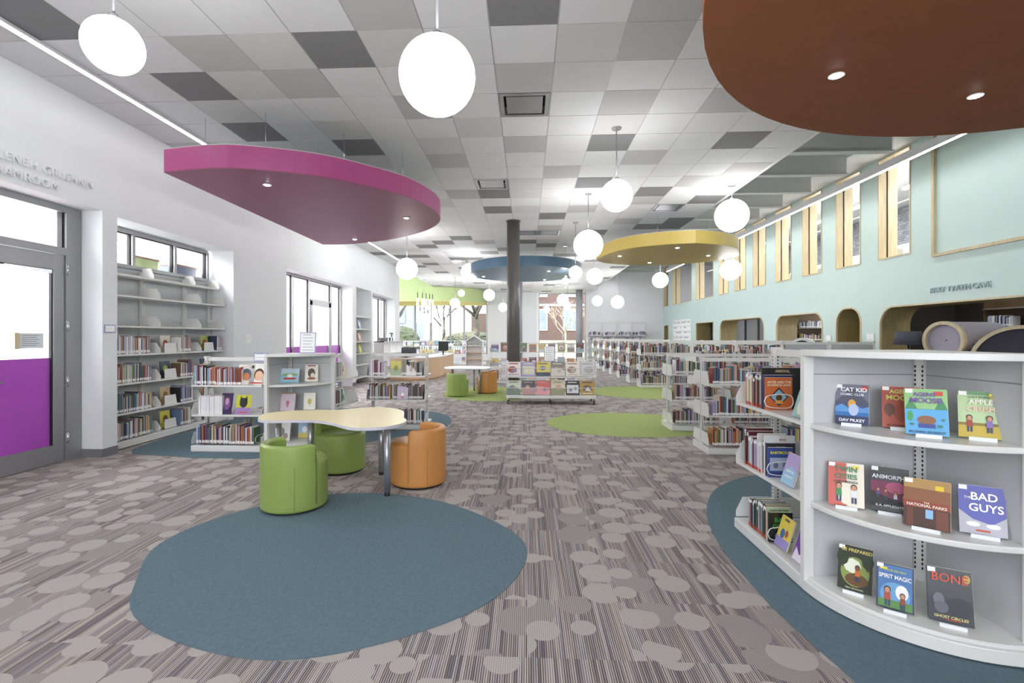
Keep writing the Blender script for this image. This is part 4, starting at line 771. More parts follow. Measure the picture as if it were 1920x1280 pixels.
# bins on the ledge behind the high window
for k, (y, c, lab) in enumerate(((7.05, 'b8c890', 'clear storage bin with green items behind the high window'), (7.95, '5a6478', 'dark blue-grey storage bin with brown lid behind the high window'))):
    t = thing('storage_bin', lab, 'storage bin', (-6.0, y, 2.471)); MB().prism([(-.12, 0), (.12, 0), (.14, .2), (-.14, .2)], 0, .52, axis='y').build('bin_body', mat('bin_'+c, c, .4), t); B(-.15, .15, -.01, .53, .2, .225).build('bin_lid', mat('bin_lid_brown', '8a6a58', .5), t)
o = B(-6.15, -5.86, 6.0, 8.5, 2.38, 2.47).build('storage_ledge', PR); tag(o, 'white ledge under the storage bins behind the high window', 'shelf')

# ranges on the right
RLV = [.113, .49, .89]
for k, (Y, lab, rn) in enumerate(((6.29, 'second white book range on the right, its end behind the near bookcase', 'the second right book range'), (7.86, 'third white book range on the right, its end over the green carpet', 'the third right book range'))):
    loc = (2.27, Y, 0); M = mtx(loc, 0); range_unit('bookcase', lab, loc, 0, 4, RLV, 1.22, .914, .6, True, slots=True)
    for i, z in enumerate(RLV):
        for b in range(4):
            if b == 3 and k == 0: continue
            fill(M, 0, b*.914+.06, b*.914+[.80, .72, .86][(b+i) % 3], z, .03, '%s shelf, %s bay of %s' % (['bottom', 'middle', 'top'][i], ords(b), rn), (.17, .24), (.010, .026), seed=100+k*40+i*7+b)
loc = (3.40, 10.1, 0); M = mtx(loc, 0); R4 = range_unit('bookcase', 'fourth white book range on the right with grey panels on its top shelf', loc, 0, 4, [.09, .53, .97], 1.385, .914, .6, True)
for b in range(2):
    for i, z in enumerate([.09, .53, .97]): fill(M, 0, b*.914+.05, b*.914+.84, z, .03, 'x', (.17, .25), (.012, .03), seed=200+i*3+b, stuff=True)
for b in (2, 3): o = B(b*.914+3.46, b*.914+4.28, 10.38, 10.395, 1.0, 1.32).build('display_panel', mat('grey_display_panel', 'b3b3b6', .6)); o.parent = R4; o.location = (-3.40, -10.1, 0)
FY = [14.44, 16.02, 17.75, 19.45, 21.1, 22.75, 24.6]
FN = ['first', 'second', 'third', 'fourth', 'fifth', 'sixth', 'farthest']
for k, Y in enumerate(FY):
    loc = (3.29, Y, 0); M = mtx(loc, 0); nb = 5 if k == 0 else 2
    range_unit('bookcase', 'far white book range past the green carpet, %s from the front' % FN[k], loc, 0, nb, [.09, .53, .97], 1.385, .914, .6, True)
    for b in range(nb):
        for i, z in enumerate([.09, .53, .97]): fill(M, 0, b*.914+.04, b*.914+.84, z, .03, 'x', (.20, .30), (.014, .034), seed=300+k*20+i*5+b, stuff=True)
# wall shelving on the back wall
loc = (3.75, 30.62, 0); M = mtx(loc, 0)
t = range_unit('bookcase', 'white wall shelving on the far back wall right of the tall window', loc, 0, 4, [.3, .75, 1.2, 1.55], 2.40, .9, .33, False)
for b in range(4):
    for z in (1.2, 1.55): fill(M, 0, b*.9+.05, b*.9+.8, z, .03, 'x', (.18, .26), (.016, .034), seed=500+b, stuff=True, pal=[p for p in PAL if p[0] in ('lilac', 'navy', 'white', 'light grey', 'purple')])
# cave shelves
for Y0 in (5.6, 8.6):
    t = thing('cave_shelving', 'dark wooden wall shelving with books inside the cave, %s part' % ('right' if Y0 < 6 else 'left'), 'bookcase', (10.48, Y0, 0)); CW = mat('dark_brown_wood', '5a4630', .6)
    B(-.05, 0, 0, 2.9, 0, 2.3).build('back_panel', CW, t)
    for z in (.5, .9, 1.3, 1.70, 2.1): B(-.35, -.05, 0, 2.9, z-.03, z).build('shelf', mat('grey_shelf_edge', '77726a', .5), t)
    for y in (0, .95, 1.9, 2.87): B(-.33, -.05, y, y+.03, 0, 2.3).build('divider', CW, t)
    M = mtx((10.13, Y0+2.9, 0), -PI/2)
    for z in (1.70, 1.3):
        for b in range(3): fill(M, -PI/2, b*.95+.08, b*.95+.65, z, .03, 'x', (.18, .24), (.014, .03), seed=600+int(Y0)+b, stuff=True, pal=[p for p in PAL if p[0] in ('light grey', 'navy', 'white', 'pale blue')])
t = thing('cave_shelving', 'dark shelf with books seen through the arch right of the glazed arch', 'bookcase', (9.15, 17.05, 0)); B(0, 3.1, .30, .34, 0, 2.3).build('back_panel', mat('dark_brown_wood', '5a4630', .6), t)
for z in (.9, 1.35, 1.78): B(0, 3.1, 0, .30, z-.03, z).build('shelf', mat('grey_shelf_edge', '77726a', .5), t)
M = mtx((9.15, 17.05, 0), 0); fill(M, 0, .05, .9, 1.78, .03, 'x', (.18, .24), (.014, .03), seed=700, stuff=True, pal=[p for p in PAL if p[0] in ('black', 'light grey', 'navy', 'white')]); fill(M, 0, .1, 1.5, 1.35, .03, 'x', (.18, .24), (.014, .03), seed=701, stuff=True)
glz = MB()
for y in (18.2, 19.4, 20.6, 21.8): glz.box(TX+1.0, TX+1.06, y-.04, y+.04, 0, 2.3)
glz.box(TX+1.0, TX+1.06, 18, 22, 2.22, 2.3); o = tag(glz.build('glazed_screen', DARK), 'dark framed glazed screen inside the wide rounded arch', 'screen'); B(TX+1.02, TX+1.03, 18.2, 21.8, 0, 2.2).build('pane', GLASS, o)
o = tag(B(10.6, 10.65, 18.3, 22, .9, 2.1).build('view_stand_in_panel', mat('pale_view_panel', 'e6e8ea', .7)), 'pale panel standing in for the outdoor view beyond the dark framed screen in the arch', 'panel')  # pale panel put in place of the bright outdoor view

# ------------------------------------------------------------------ resolve books
BK = MB(); BK.box(-.5, .5, 0, 1, 0, 1, 0); BK.box(-.40, .40, .03, 1.003, .97, 1.002, 1); BK.box(-.45, .45, -.004, 0, .03, .17, 2)
proto_mesh = BK.build('book', [BOOK, PAGES, WHITE]); pm_ = proto_mesh.data; bpy.data.objects.remove(proto_mesh, do_unlink=True)
NB = MB().box(-.5, .5, 0, 1, 0, 1).build('b0', [BOOK]); nb_m = NB.data; bpy.data.objects.remove(NB, do_unlink=True)
NP = MB().box(-.40, .40, .03, 1.003, .97, 1.003).build('b1', [PAGES]); np_m = NP.data; bpy.data.objects.remove(NP, do_unlink=True)
NS = MB().box(-.46, .46, -.006, 0, .86, .96).build('b2', [WHITE]); ns_m = NS.data; bpy.data.objects.remove(NS, do_unlink=True)
RED = mat('red_spine_band', 'b5452f', .5); NR = MB().box(-.47, .47, -.006, 0, .0, .10).build('b3', [RED]); nr_m = NR.data; bpy.data.objects.remove(NR, do_unlink=True)
ind = sorted([b for b in BOOKS if not b['stuff']], key=lambda b: (b['p']-Vector((0, 0, 1.48))).length)
rest = ind[285:]+[b for b in BOOKS if b['stuff']]; ind = ind[:285]
seen_l = set()
def hsize(h): return 'tall' if h > .24 else ('short' if h < .195 else 'mid-height')
for b in ind:
    near = b['near']; o = bpy.data.objects.new('book', nb_m if near else pm_); COL.objects.link(o)
    o.location = b['p']; o.rotation_euler = (0, 0, b['rz']); o.scale = (b['t'], b['d'], b['h']); o.color = rgb(soft(b['c'][1]))+(1,)
    row = b['row'].replace('the ', '', 1) if b['row'].startswith('the ') else b['row']
    lab = '%s %s book, %s from left, %s' % (hsize(b['h']), b['c'][0], ords(b['n']), row.replace(' of the', ' of').replace('third right book range', 'third right range').replace('second right book range', 'second right range'))
    tag(o, lab, 'book', 'books on '+row)
    if near:
        for nme, me, lb in (('page_block', np_m, None), ('spine_label', ns_m, 'white spine label'), ('spine_band', nr_m, 'red band at the foot of the spine')):
            c = bpy.data.objects.new(nme, me); COL.objects.link(c); c.parent = o; c.color = (1, 1, 1, 1)
            if lb: c['label'] = lb
mb = MB()
for b in rest:
    mb.T = mtx(b['p'], b['rz']); c = rgb(b['c'][1]); g_ = sum(c)/3; c = tuple(x*.6+g_*.4 for x in c); t, d, h = b['t'], b['d'], b['h']
    mb.box(-t/2, t/2, 0, d, 0, h, 0, c); mb.box(-t*.4, t*.4, .02, d+.001, h, h+.001, 0, rgb('e9e2d2')); mb.box(-t*.42, t*.42, -.001, 0, .015, .05, 0, rgb('e8e8e8'))
mb.T = Matrix()
if rest: tag(mb.build('shelved_books', SPINES), 'rows of small colourful book spines on the far and rear book ranges', 'books', kind='stuff')
# ================================================================== furniture
def stool(lab, loc, rz, m, name):
    t = thing('tub_stool', lab, 'stool', loc, rz); R_ = .275
    MB().lathe([(R_-.03, 0), (R_-.03, .02)], 40, mi=0).build('foot_ring', DARK, t)
    MB().lathe([(R_-.012, .02), (R_-.002, .03), (R_, .04), (R_, .06), (R_, .39), (R_, .40), (R_-.006, .418), (R_-.022, .432), (R_-.05, .438), (.05, .442)], 56).build('seat', m, t)
    n = 44; a0, a1 = math.radians(20), math.radians(220); mb = MB(); rings = []
    for k in range(n+1):
        a = a0+(a1-a0)*k/n; e_ = min(k, n-k); zt = .575-(.022 if e_ == 0 else .006 if e_ == 1 else 0); ins = .012 if e_ == 0 else 0
        pr = [(R_-.03, .06), (R_-.001, .062), (R_+.001, .066), (R_+.001, .07), (R_+.001, .09), (R_+.001, .40), (R_+.001-ins, zt-.026), (R_+.0-ins, zt-.020), (R_-.010, zt-.004), (R_-.030, zt), (R_-.050, zt-.004), (R_-.060, zt-.020), (R_-.060, zt-.026), (R_-.060, .40)]
        rings.append(mb.add([(r*math.cos(a), r*math.sin(a), z) for r, z in pr]))
    for A, C in zip(rings, rings[1:]):
        for j in range(13): mb.face([A+j, A+j+1, C+j+1, C+j], 0, None, True)
        mb.face([A+13, A, C, C+13])
    mb.face([rings[0]+j for j in range(14)]); mb.face([rings[-1]+j for j in reversed(range(14))])
    mb.build('backrest', m, t)
    for a in (math.radians(60), math.radians(180)): MB().tube([((R_+.0022)*math.cos(a), (R_+.0022)*math.sin(a), .04), ((R_+.0022)*math.cos(a), (R_+.0022)*math.sin(a), .40)], .002, 6).build('seam', mat('seam_'+name, {'g': '6f8f3c', 'o': 'a8702c'}[name], .5), t)
    return t
LG = mat('lime_green_vinyl', '8ea457', .38, var=.03, scale=3, bump=.06); OR = mat('orange_vinyl', 'c68a4c', .38, var=.03, scale=3, bump=.06)
stool('green tub stool nearest the camera, on the edge of the blue carpet', (-2.03, 4.22, 0), math.radians(115), LG, 'g')
stool('green tub stool behind the yellow table', (-2.08, 5.40, 0), math.radians(5), LG, 'g')
stool('orange tub stool at right of the yellow table', (-1.10, 4.96, 0), math.radians(-120), OR, 'o')
stool('distant green tub stool at the grey table', (-1.73, 12.22, 0), math.radians(110), LG, 'g')
stool('distant orange tub stool beside the tall column', (-1.06, 12.95, 0), math.radians(-140), OR, 'o')
tb = [(-2.716, 4.869), (-2.794, 5.15), (-2.62, 5.34), (-2.35, 5.40), (-2.112, 5.443), (-1.96, 5.57), (-1.764, 5.67), (-1.561, 5.611), (-1.382, 5.42), (-1.31, 5.2), (-1.255, 4.97), (-1.182, 4.783), (-1.194, 4.599), (-1.3, 4.43), (-1.489, 4.37), (-1.64, 4.42), (-1.84, 4.60), (-2.074, 4.74), (-2.283, 4.745), (-2.495, 4.71), (-2.63, 4.745)]
t = thing('activity_table', 'wavy-edged pale yellow table between the tub stools', 'table', (0, 0, 0))
TT = mat('pale_yellow_laminate', 'f1e3b0', .3, var=.01); TE = mat('lilac_white_edge', 'cfccd8', .4); LEGM = mat('satin_silver_leg', 'aeb0b8', .3, .7)
sp = spline(tb, 5); MB().prism(sp, .638, .66).build('tabletop', TT, t); cxm, cym = -1.95, 5.0
MB().ring([(x+(x-cxm)*.004, y+(y-cym)*.004) for x, y in sp], [(x-(x-cxm)*.002, y-(y-cym)*.002) for x, y in sp], .634, .6605, axis='z').build('edge_band', TE, t)
for (x, y) in ((-1.30, 4.53), (-1.56, 5.22), (-2.55, 4.95), (-2.35, 5.25)):
    l = MB().lathe([(.03, .035), (.03, .634)], 20, x, y).build('leg', LEGM, t); MB().lathe([(.022, 0), (.026, .006), (.026, .03), (.02, .035)], 16, x, y).build('foot', BLACK, l)
MB().box(-1.75, -1.35, 4.95, 5.05, .60, .634).build('underframe', GREYM, t)
# second table
t = thing('activity_table', 'distant grey-topped table between the green and orange stools', 'table', (0, 0, 0))
sp = spline([(-2.2, 13.0), (-2.1, 13.5), (-1.6, 13.75), (-1.1, 13.5), (-.95, 12.9), (-1.1, 12.5), (-1.6, 12.55), (-2.0, 12.6)], 5)
MB().prism(sp, .64, .665).build('tabletop', mat('pale_grey_laminate', 'cfccd8', .3), t)
for (x, y) in ((-1.23, 12.68), (-1.45, 13.5), (-1.95, 12.85)): l = MB().lathe([(.03, .03), (.03, .64)], 16, x, y).build('leg', LEGM, t); MB().lathe([(.024, 0), (.024, .03)], 12, x, y).build('foot', BLACK, l)
# rolling display cart
cr = thing('display_cart', 'white rolling magazine cart in the middle of the aisle', 'cart', (-.46, 10.8, 0)); L = 1.96
B(0, L, 0, .62, .13, .20).build('base_tray', SHELF, cr, .005)
for x in (.02, L/2, L-.02): MB().box(x-.018, x+.018, .28, .32, .2, .95).box(x-.012, x+.012, .0, .30, .585, .605).build('upright', SHELF, cr)
MB().box(0, L, .02, .60, .585, .61).build('middle_shelf', SHELF, cr)
for z in (.36, .79):
    for y in (-.005, .6): MB().tube([(0, y, z), (L, y, z)], .008, 8).build('front_rail', SHELF, cr)
for x in (0, L):
    MB().tube([(x, 0, .2), (x, 0, .88), (x, .04, .93), (x, .58, .93), (x, .62, .88), (x, .62, .2)], .012, 8).build('end_hoop', SHELF, cr)
for x in (.04, L/2, L-.04):
    for y in (.05, .57):
        w_ = MB().lathe([(.05, -.012), (.05, .012)], 18).build('caster', BLACK, cr); w_.location = (x, y, .052); w_.rotation_euler = (0, PI/2, 0)
        MB().box(x-.02, x+.02, y-.015, y+.015, .10, .13).build('caster_fork', CHROME, cr)
rr = random.Random(4); cn = [('white and red', 'e8e0dc', 'b05048'), ('lilac', 'a8a0cc', 'd8d8b8'), ('yellow striped', 'd8c860', '4a5468'), ('grey brown', '8a8078', 'd8d0c8'), ('white and tan', 'e8e2da', 'a08070'), ('pale grey', 'd0d0d2', 'a8a8b0'), ('pale green', 'd0d4c4', '7a8a78'), ('black and pink', '35323a', 'c09a98'), ('coral red', 'cc5c58', 'e0a0a8'), ('cream', 'd8ccb0', '9a9a78'), ('black and white', '26282c', 'e0e0e0'), ('golden', 'b8924a', '6a5a58')]
for k in range(12):
    i, lvl = k % 6, k//6; z = .615 if lvl == 0 else .205; x = -.46+.17+i*.322
    nm_, c1, c2 = cn[k]
    face_book('magazine', '%s magazine, %s from left in the %s row of the rolling cart' % (nm_, ords(i), 'upper' if lvl == 0 else 'lower'), 'magazine', (x, 10.86, z), 0, .30, .31, .05, .18, c1, art(rr, rr.choice(['b8b0a4', '8a8c9c', 'c8a090', 'e4e0d8']), c2), pages=True)
for k in range(8): 
    face_book('magazine', 'magazine standing at the rear of the rolling cart, %s from left' % ords(k), 'magazine', (-.46+.15+k*.235, 11.22, .615), PI, .2, .29, .02, .1, rr.choice(['c8c8cc', '9a9aa8', 'a8604c', 'd8ccb0', 'b8b8b0']), [], pages=False)
def sign(lab, loc, rz, w, h, tilt=.1, blue=True, lines=6, cat='sign'):
    o = tag(B(-w/2, w/2, -.004, .004, 0, h).build('framed_notice', mat('lilac_sign_border', '9a9ccc', .4) if blue else WHITE), lab, cat); o.location = loc; o.rotation_euler = (-tilt, 0, rz)
    B(-w/2+.012, w/2-.012, -.0052, -.004, .012, h-.012).build('notice_sheet', WHITE, o); mb = MB()
    for k in range(lines): zz = h*(.86-.72*k/max(1, lines-1)) if lines > 1 else h*.5; mb.box(-w*.32, w*(.32 if k % 3 else .2), -.0062, -.0052, zz, zz+h*.022)
    mb.build('printed_lines', GREYM, o); return o
sign('upright white notice in a lilac frame on the left corner display top', (-2.95, 6.5, 1.257), .15, .21, .285, .12)
sign('small lilac-edged label card at left end of the corner display top', (-3.42, 6.19, 1.16), 0, .19, .11, 0, lines=3)
sign('small lilac-edged card on the white pier beside the wall bookcase', (-5.203, 5.91, 1.53), PI/2, .16, .10, 0, lines=1)
sign('grey-framed upright notice standing on the rolling display cart', (.50, 11.1, .93), 0, .24, .34, .05)
sign('small white card on the teal wall left of the narrow arch', (8.385, 14.17, 1.36), -PI/2, .22, .16, 0, False, 2)
sign('small white card on the teal wall left of the wide dark arch', (8.385, 12.5, 1.38), -PI/2, .26, .18, 0, False, 2)
sign('small square plate on the left wall above the low bookcase', (-5.203, 8.98, 1.36), PI/2, .16, .16, 0, False, 1, 'wall plate')
o = tag(B(TX-.015, TX-.002, 25.75, 28.8, 1.25, 2.4).build('poster_sheet', WHITE), 'white sheet of small black marks on the far teal wall', 'poster'); mb = MB()
for r_ in range(4):
    for k in range(14):
        if rr.random() < .6: mb.box(TX-.018, TX-.015, 25.95+k*.2, 26.03+k*.2, 1.4+r_*.27, 1.47+r_*.27)
    mb.box(TX-.0175, TX-.015, 25.8, 28.7, 1.5+r_*.27, 1.51+r_*.27)
mb.build('printed_marks', BLACK, o)
# small lines of illegible wall lettering over third window
for k in range(2): o = tag(B(WX, WX+.01, 16.9, 18.0-.1*k, 3.10-.09*k, 3.14-.09*k).build('wall_sign', LET), '%s faint raised white line over the farthest left window' % ('upper' if k == 0 else 'lower'), 'sign')

# picture book browsing ranges
def browse(lab, x0, Y, n, w, levels, top, rn, cw=.25, depth=.5, lim=99):
    t = range_unit('browsing_shelf', lab, (x0, Y, 0), 0, n, levels, top, w, depth, True, cat='display shelf')
    r = random.Random(int(Y*10)); cnt = 0
    for i, z in enumerate(levels):
        k = 0; x = x0+.16
        while x < x0+n*w-.12 and cnt < lim:
            c1 = r.choice(PAL); c2 = r.choice(PAL)[1]
            face_book('picture_book', '%s-covered picture book, %s from left, %s row, %s' % (c1[0], ords(k), ['bottom', 'middle', 'top'][i], rn), 'book', (x, Y+.07, z+.004), 0, cw*.86, r.uniform(.22, .30), .03, .18, soft(c1[1], .7, .15), art(r, soft(c2, .6, .4), soft(r.choice(PAL)[1], .6, .5)), pages=False)
            x += cw+.03; k += 1; cnt += 1
    return t
browse('white face-out display range standing behind the rolling cart', -1.18, 15.6, 3, 1.03, [.12, .55, 1.0], 1.30, 'the range behind the cart', .27)
browse('long low white picture book range beneath the far bay windows', -7.2, 26.2, 5, 1.0, [.12, .55, .98], 1.28, 'the far bay range', .34)
# little house shaped book stand
t = thing('house_shelf', 'white house-shaped book stand with a pitched roof in the far bay', 'display shelf', (-2.35, 21.8, 0))
MB().prism([(-.36, 0), (.36, 0), (.36, 1.28), (0, 1.50), (-.36, 1.28)], .35, .38, axis='y').build('back_panel', WHITE, t)
for s_ in (-1, 1): MB().prism([(s_*.42, 1.24), (0, 1.49), (0, 1.54), (s_*.45, 1.27)], 0, .4, axis='y').build('roof_panel', SHELF, t); B(s_*.36-.015, s_*.36+.015, 0, .35, 0, 1.28).build('side_panel', SHELF, t)
for z in (.05, .5, .8, 1.1): B(-.345, .345, 0, .35, z-.03, z).build('shelf', DWOOD if z < .9 else SHELF, t)
for k in range(9): B(-.33+k*.075, -.30+k*.075, .05, .3, 1.1, 1.25).build('divider', SHELF, t)
# low toy shelf under third left window and niche shelves
t = thing('low_shelf', 'low white cubby shelf under the farthest left window', 'shelf', (WX+.01, 16.5, 0))
for z in (.05, .45, .9, 1.32): B(0, .35, 0, 2.6, z-.03, z).build('shelf', SHELF, t)
for y in (0, .86, 1.72, 2.57): B(0, .35, y, y+.03, 0, 1.32).build('divider', SHELF, t)
o = tag(MB().lathe([(.14, 1.32), (.17, 1.44)], 16, -4.98, 16.9).build('woven_basket', mat('grey_wicker', '8a8888', .9)), 'grey woven basket on the low cubby shelf', 'basket')
cw = tag(MB().box(-5.08, -4.93, 17.6, 17.95, 1.45, 1.58).build('toy_cow', WHITE), 'small black and white toy cow on the low cubby shelf', 'toy')
MB().box(-5.06, -4.95, 17.93, 18.05, 1.5, 1.62).build('head', BLACK, cw); 
for a, b in ((0, 0), (.11, 0), (0, .3), (.11, .3)): B(-5.07+a, -5.04+a, 17.61+b, 17.64+b, 1.32, 1.45).build('leg', BLACK, cw)
B(-5.085, -4.925, 17.68, 17.8, 1.47, 1.582).build('patch', BLACK, cw)
t = thing('recessed_shelf', 'narrow recessed white shelf in the left wall', 'shelf', (-5.68, 14.84, 0))
for z in (.2, .6, .95, 1.33, 1.73, 2.12): B(0, .44, 0, 1.42, z-.03, z).build('shelf', SHELF, t)
for k, (y, z, c, lab) in enumerate(((14.98, 1.73, 'b8c0d8', 'pale blue book face out in the recessed shelf, left on the upper row'), (15.5, 1.73, '3f60a0', 'blue book face out in the recessed shelf, right on the upper row'), (15.0, 1.33, 'd8d0cc', 'white book face out in the recessed shelf, left on the lower row'), (15.5, 1.33, 'c88a70', 'salmon book face out in the recessed shelf, right on the lower row'), (15.0, .95, '5a6458', 'dark green book in the recessed shelf, lowest visible row, left'), (15.55, .95, 'c8c840', 'yellow green book in the recessed shelf, lowest visible row, right'))):
    face_book('picture_book', lab, 'book', (-5.36, y+.12, z+.003), PI/2, .26, .27, .02, .2, c, [(circ(0, .5, .25), 'e8e0d8')], pages=False)
# reception desk
t = thing('reception_desk', 'curved maple reception desk beyond the low bookcases', 'desk', (0, 0, 0))
front = spline([(-4.75, 16.9), (-4.3, 16.45), (-3.85, 16.3), (-3.45, 16.5), (-3.2, 17.2), (-3.1, 18.2), (-3.08, 20.6)], 6, False); back = [(x-.12 if i > 14 else x-.03, y+(.12 if i < 24 else 0)) for i, (x, y) in enumerate(front)]
MB().ring(front, back, .06, .74, axis='z', closed=False).build('front_panel', DWOOD, t)
f2 = [(x+.02, y-.02) for x, y in front]; b2 = [(x-.65, y+.5) if i > 10 else (x-.1, y+.6) for i, (x, y) in enumerate(front)]
MB().ring(f2, b2, .74, .78, axis='z', closed=False).build('worktop', mat('pale_worktop', 'd6d4d6', .3), t)
MB().ring([(x-.02, y+.02) for x, y in front], back, 0, .06, axis='z', closed=False).build('toe_kick', mat('tan_base', 'b8926c', .5), t)
t = thing('computer_monitor', 'tilted computer monitor on the reception desk', 'monitor', (-3.25, 19.0, .781), math.radians(60)); MB().lathe([(.12, 0), (.12, .012)], 20).build('base', BLACK, t); B(-.02, .02, -.02, .02, .012, .25).build('stand', BLACK, t)
s_ = B(-.28, .28, -.03, 0, .15, .52).build('screen', BLACK, t); B(-.265, .265, 0, .004, .165, .505).build('display', mat('pale_screen', 'd8d8dc', .3), t)
t = thing('office_chair', 'dark grey office chair behind the reception desk', 'chair', (-4.35, 18.0, 0)); MB().box(-.28, .28, -.03, .03, .62, 1.08).build('backrest', mat('charcoal_fabric', '55555c', .9), t, .02); B(-.26, .26, -.5, -.03, .45, .53).build('seat', mat('charcoal_fabric', '55555c', .9), t, .02)
MB().tube([(0, -.25, .08), (0, -.25, .45)], .03).build('gas_column', BLACK, t)
for k in range(5): MB().tube([(0, -.25, .09), (.28*math.cos(k*1.257), -.25+.28*math.sin(k*1.257), .05)], .018).build('foot', BLACK, t)
o = tag(MB().box(-4.25, -3.95, 17.05, 17.3, .781, .9).box(-4.2, -4.0, 17.1, 17.2, .9, .94).build('desk_phone', BLACK), 'black desk phone on the reception desk', 'phone')
# upholstered reading pods by the cave
FAB = mat('grey_lilac_felt', 'a39fa8', .95, var=.05, scale=20); FAB2 = mat('dark_felt', '4c4a54', .95, var=.05, scale=20)
pl = tag(B(5.0, 7.4, 6.9, 8.0, 0, 1.12).build('pod_plinth', FAB2, bevel=.03), 'dark upholstered platform behind the right curved display', 'platform')
t = thing('reading_tube', 'lilac-grey felt tube with a birch rim behind the right curved display', 'reading pod', (5.86, 7.25, 1.43), math.radians(-72))
def cyl_x(mb, r, x0, x1, n=40, mi=0, ri=None): 
    mb.ring([(r*math.cos(2*PI*k/n), r*math.sin(2*PI*k/n)) for k in range(n)], [((ri or .01)*math.cos(2*PI*k/n), (ri or .01)*math.sin(2*PI*k/n)) for k in range(n)], x0, x1, mi, axis='y'); return mb
cyl_x(MB(), .262, .03, .95, ri=.215).build('tube_body', FAB, t); cyl_x(MB(), .268, -.02, .03, ri=.222).build('birch_rim', WOOD, t); cyl_x(MB(), .214, .05, .07).build('inner_cushion', mat('lilac_felt', 'a9a6b4', .95), t)
t = thing('reading_arch', 'half-round felt arch with a birch rim at right edge behind the display', 'reading pod', (6.25, 6.55, 1.125), math.radians(-44))
def half(r, n=28): return [(r*math.cos(PI*k/n), r*math.sin(PI*k/n)) for k in range(n+1)]
MB().ring(half(.50), half(.455), -.03, .6, axis='y', closed=False).build('birch_rim', WOOD, t); MB().prism(half(.45), .12, .16, axis='y').build('felt_back', FAB2, t)
tag(B(5.75, 6.95, 6.0, 6.88, 0, 1.12).build('pod_plinth', FAB2, bevel=.03), 'lower dark platform under the half-round arch', 'platform')
tag(B(6.35, 6.6, 6.95, 7.1, 1.125, 1.40).build('felt_box', FAB), 'small grey felt box between tube and arch', 'box')
t = thing('table_lamp', 'dark shaded table lamp left of the felt tube', 'lamp', (5.72, 7.7, 1.12)); MB().lathe([(.08, 0), (.08, .02)], 20).build('base', BLACK, t); MB().lathe([(.015, .02), (.015, .24)], 10).build('stem', CHROME, t); MB().lathe([(.19, .24), (.15, .44)], 28).build('lamp_shade', mat('charcoal_shade', '4e4e5a', .8), t)
t = thing('reading_arch', 'small white-rimmed half-round arch behind the fourth right range', 'reading pod', (6.6, 12.2, 1.15), math.radians(-35)); MB().ring(half(.30), half(.24), -.03, .5, axis='y', closed=False).build('arch_rim', SHELF, t); MB().prism(half(.238), .08, .1, axis='y').build('felt_back', FAB2, t)
tag(B(6.1, 7.3, 11.8, 12.7, 0, 1.14).build('pod_plinth', FAB2), 'dark platform under the small arch before the teal wall', 'platform')
# small wooden step stool behind low bookcase
t = thing('step_stool', 'small wooden stool on the blue carpet behind the low left bookcase', 'stool', (-4.05, 7.3, 0)); B(-.25, .25, -.15, .15, .30, .33).build('seat', WOOD, t)
for a, b in ((-.2, -.1), (.2, -.1), (-.2, .1), (.2, .1)): MB().tube([(a*1.15, b*1.15, 0), (a*.8, b*.8, .3)], .02).build('leg', WOOD, t)

# ================================================================== outdoors
GR = mat('winter_grass', '90956f', .95, var=.15, scale=1)
mb = MB(); b_ = mb.add([(-40, BY+.4, -.15), (40, BY+.4, -.15), (40, 46, 1.1), (-40, 46, 1.1), (40, 70, 1.3), (-40, 70, 1.3)]); mb.face([b_, b_+1, b_+2, b_+3]); mb.face([b_+3, b_+2, b_+4, b_+5]); struct(mb.build('ground', GR))
bk = thing('brick_building', 'red brick building seen through the tall back window', 'building', (0, 0, 0)); BR = brick_mat('red_brick', '523c39', '483431', '6c625e', 4)
B(-1.0, 12, 49, 58, .8, 12).build('brick_wall', BR, bk)
for x in (.4, 3.6, 6.8):
    for z in (2.1, 5.4):
        w_ = B(x, x+1.6, 48.9, 49.02, z, z+2.1).build('window_frame', WHITE, bk); MB().box(x+.1, x+.76, 48.86, 48.9, z+.1, z+2).box(x+.84, x+1.5, 48.86, 48.9, z+.1, z+2).build('pane', mat('dark_window_glass', '6a7684', .1), w_)
B(-1, 12, 48.85, 49, 4.5, 4.75).build('stone_band', mat('pale_stone', 'cfc8be', .8), bk)
pb_ = thing('pale_building', 'pale houses beyond the far bay windows', 'building', (0, 0, 0)); B(-22, -13, 55, 62, 1, 7).build('wall', mat('pale_render', '7b818c', .9), pb_)
for k in range(5): B(-21.4+k*1.7, -20.5+k*1.7, 54.9, 55, 3, 4.6).build('window', mat('dark_window_glass', '6a7684', .1), pb_)
MB().prism([(-22.4, 7), (-12.6, 7), (-17.5, 9.3)], 54.5, 62.5, axis='y').build('roof', mat('grey_roof', '7a7d86', .9), pb_)
rb = thing('brick_outbuilding', 'small brown brick outbuilding at right end of the far bay view', 'building', (0, 0, 0)); B(-5.1, -3.6, 45, 48, 1, 3.6).build('wall', brick_mat('brown_brick', '524038', '483730', '6c625e', 4), rb)
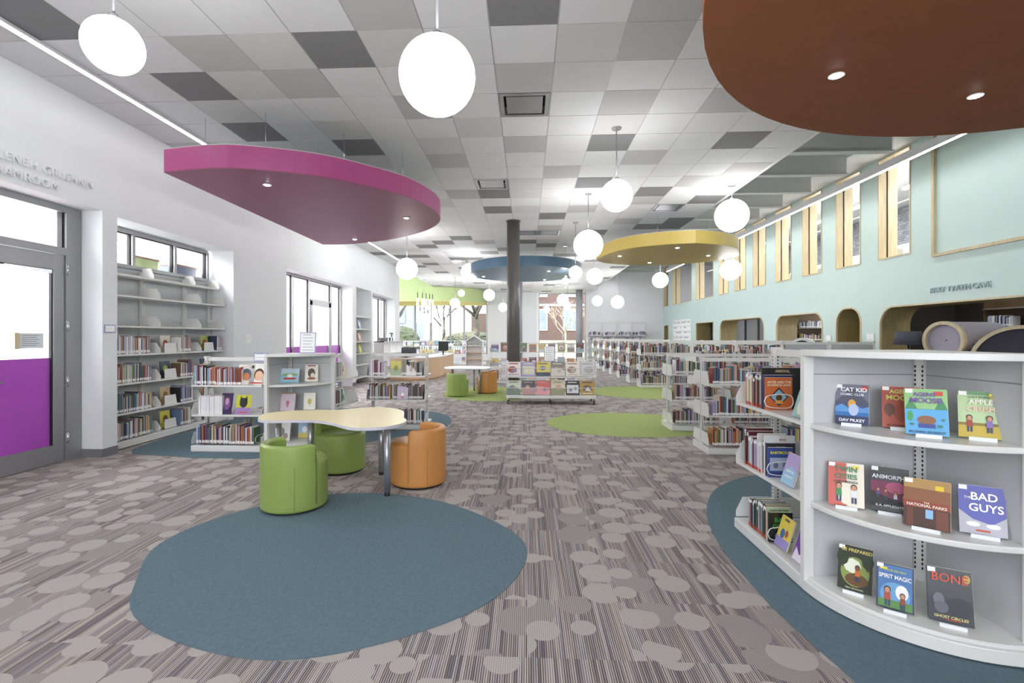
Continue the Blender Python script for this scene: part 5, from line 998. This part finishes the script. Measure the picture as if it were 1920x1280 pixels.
def bare_tree(lab, x, y, z0, h, seed, n=6, r0=.16, m=None):
    r = random.Random(seed); t = thing('bare_tree', lab, 'tree', (x, y, z0)); m = m or mat('bark', '4c4743', .9)
    mb = MB(); tr = MB()
    tr.tube([(0, 0, 0), (.05*h*.2, 0, h*.25), (0, .1, h*.4)], [r0, r0*.8, r0*.65], 8).build('trunk', m, t)
    def br(p, d, l, rad, k):
        q = p+d*l; mid = p+d*l*.5+Vector((r.uniform(-.05, .05), r.uniform(-.05, .05), r.uniform(-.03, .05)))*l
        mb.tube([tuple(p), tuple(mid), tuple(q)], [rad, rad*.8, rad*.6], 5)
        if k == 0: return
        for _ in range(3 if k > 1 else 2):
            nd = (d+Vector((r.uniform(-.8, .8), r.uniform(-.8, .8), r.uniform(-.15, .6)))).normalized(); br(q, nd, l*r.uniform(.6, .85), rad*.6, k-1)
    for k in range(n):
        a = 2*PI*k/n+r.uniform(-.3, .3); br(Vector((0, 0, h*r.uniform(.22, .4))), Vector((math.cos(a)*.7, math.sin(a)*.7, r.uniform(.5, 1.1))).normalized(), h*.22, r0*.5, 3)
    mb.build('branches', m, t)
PB = mat('pale_twigs', 'a89c8a', .9)
bare_tree('pale twiggy bare tree in front of the brick building', 2.9, 38, .4, 4.6, 3, 7, .08, PB)
bare_tree('large dark bare tree at right of the far bay view', -4.0, 38.5, .6, 8, 5, 6, .28)
bare_tree('bare tree in the middle of the far bay view', -8.0, 47, .8, 6, 8, 6, .18)
bare_tree('bare tree at left of the far bay view', -11.5, 43, .8, 7, 11, 6, .2)
bare_tree('pale low bare shrub outside the far bay windows', -6.1, 34.5, .1, 2.6, 14, 8, .04, PB)
bare_tree('second pale low bare shrub outside the far bay windows, further right', -4.3, 35, .1, 2.4, 17, 8, .04, PB)
def bush(lab, x, y, z, rx, rz_):
    bm = bmesh.new(); bmesh.ops.create_icosphere(bm, subdivisions=4, radius=1); r = random.Random(int(x*10))
    for v in bm.verts: s_ = 1+r.uniform(-.08, .08); v.co = Vector((v.co.x*rx*s_, v.co.y*rx*.8*s_, max(-.3, v.co.z)*rz_*s_))
    me = bpy.data.meshes.new('bush'); bm.to_mesh(me); bm.free(); me.materials.append(mat('hedge_green', '484f3c', .95, var=.3, scale=8)); o = bpy.data.objects.new('bush', me); COL.objects.link(o); o.location = (x, y, z); tag(o, lab, 'bush')
bush('rounded green bush at left of the far bay view', -9.2, 36, .9, 1.3, 1.3); bush('low green hedge mound at right of the far bay view', -4.6, 42, 1.2, 2.4, .7); bush('darker round bush behind the left one', -11.8, 39, 1.2, 1.7, 1.5)
fn = thing('picket_fence', 'pale blue-grey fence outside the far bay windows', 'fence', (0, 0, 0)); B(-13, -2.2, 36.9, 36.95, 1.0, 1.1).build('rail', mat('blue_grey_fence', '737c8a', .8), fn)
for k in range(60): B(-13+k*.18, -12.9+k*.18, 36.85, 36.9, .3, 1.25).build('picket', mat('blue_grey_fence', '737c8a', .8), fn)
